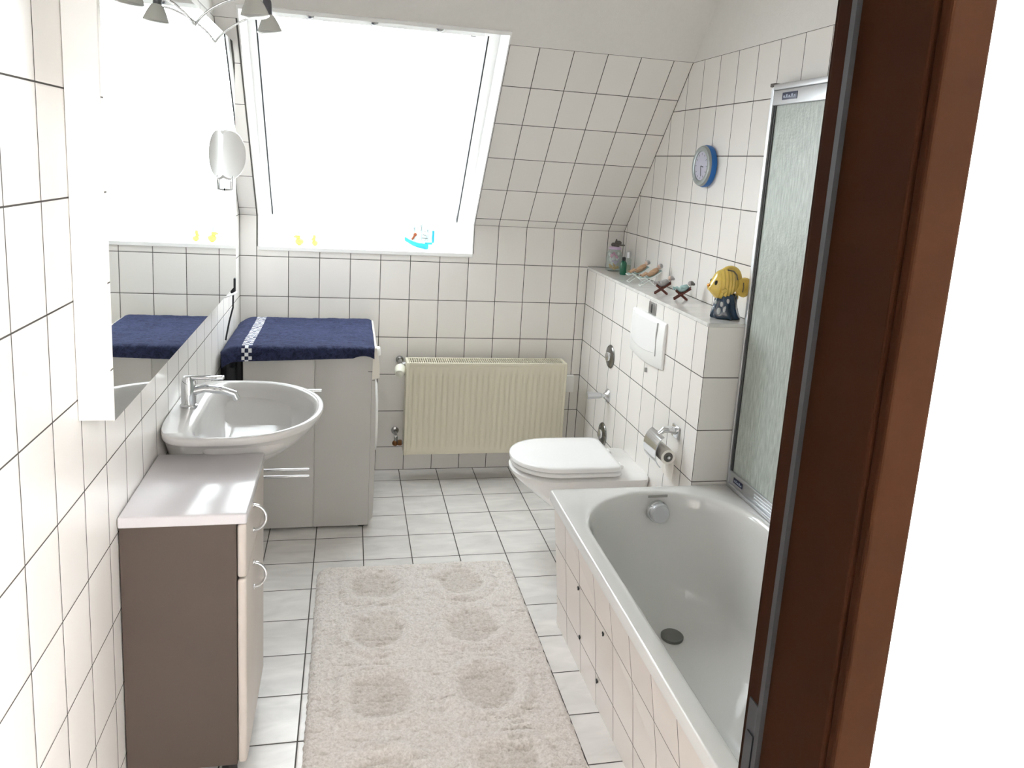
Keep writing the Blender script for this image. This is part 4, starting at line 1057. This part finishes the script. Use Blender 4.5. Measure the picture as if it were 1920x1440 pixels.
# ------------------------------------------------------------------ things on the window sill
SZ = WZ0+.001
def duck(x, y, sc, label, c2):
    t = Thing('sill_duck', label, 'ornament', (x, y, SZ), group='little yellow ducks on the window sill')
    o = Vector((x, y, SZ))
    t.part('duck_body', MB().ball(o+Vector((0, 0, .016*sc)), .018*sc, .014*sc, .016*sc), M['yellow'])
    t.part('duck_head', MB().ball(o+Vector((-.008*sc, 0, .037*sc)), .0115*sc), M['yellow'])
    t.part('beak', MB().ball(o+Vector((-.020*sc, 0, .036*sc)), .006*sc, .005*sc, .003*sc, n=12), M['orange'])
    t.part('duck_hat', MB().lathe([(.012*sc, .044*sc), (.008*sc, .052*sc), (.007*sc, .062*sc), (.002*sc, .064*sc)], o+Vector((-.004*sc, 0, 0)), n=16), c2)
duck(.196, .09, 1.15, 'small yellow duck with light blue cap on the window sill', M['lightblue'])
duck(.272, .09, .85, 'smaller yellow duck right of the capped one on the sill', M['yellow'])
def ship():
    X, Y = .800, .105
    t = Thing('glass_ship', 'turquoise glass sailing ship on the window sill', 'ornament', (X, Y, SZ))
    o = Vector((X, Y, SZ)); hull = MB(); rings = []
    for k in range(15):
        u = k/14; x = -.078+.128*u; w = .020*math.sin(PI*min(1, .06+u*.80))**.6
        zk = .022*(1-u)**2.2*2.0; zt_ = .030+.036*(1-u)**2.4+.004*u
        zk = max(0, min(zk, zt_-.006))
        rings.append([o+Vector((x, w*.35, zk)), o+Vector((x, w, (zk+zt_)/2)), o+Vector((x, w*.95, zt_)), o+Vector((x, -w*.95, zt_)), o+Vector((x, -w, (zk+zt_)/2)), o+Vector((x, -w*.35, zk))])
    hull.loft(rings); t.part('hull', hull, M['cyan'], sub=1)
    t.part('figurehead', MB().ball(o+Vector((-.022, 0, .076)), .009, .008, .010).tube([o+Vector((-.038, 0, .050)), o+Vector((-.022, 0, .074))], .006), M['brownbit'])
    for x, h in ((-.025, .125), (.012, .140), (.044, .115)):
        ms = t.part('mast', MB().tube([o+Vector((x, 0, .03)), o+Vector((x, 0, h))], .0018, n=8), M['paleglass'])
        for z0, z1, w in ((.045, .082, .020), (.086, h-.008, .015)):
            sail = MB(); rr = []
            for i in range(9):
                v = i/8; z = z0+(z1-z0)*v; bl = .009*sin(PI*v); ww = w*(1-.15*v)
                rr.append([o+Vector((x-ww+bl, .000, z)), o+Vector((x, .004+bl, z)), o+Vector((x+ww+bl, .000, z)), o+Vector((x+ww+bl, -.0015, z)), o+Vector((x, .0025+bl, z)), o+Vector((x-ww+bl, -.0015, z))])
            sail.loft(rr); t.part('sail', sail, M['paleglass'], parent=ms)
    t.part('pennant', MB().box(X+.066, X+.078, Y-.003, Y+.003, SZ+.035, SZ+.10, c=.003).box(X+.03, X+.07, Y-.004, Y+.004, SZ+.026, SZ+.038, c=.002), M['cyan'])
    t.part('deck_bar', MB().tube([o+Vector((.012, -.022, .062)), o+Vector((.040, -.022, .060))], .0022, n=8).tube([o+Vector((.014, -.022, .080)), o+Vector((.032, -.022, .074))], .0014, n=8).tube([o+Vector((.020, -.022, .098)), o+Vector((.034, -.022, .092))], .0012, n=8), M['hair'])
ship()
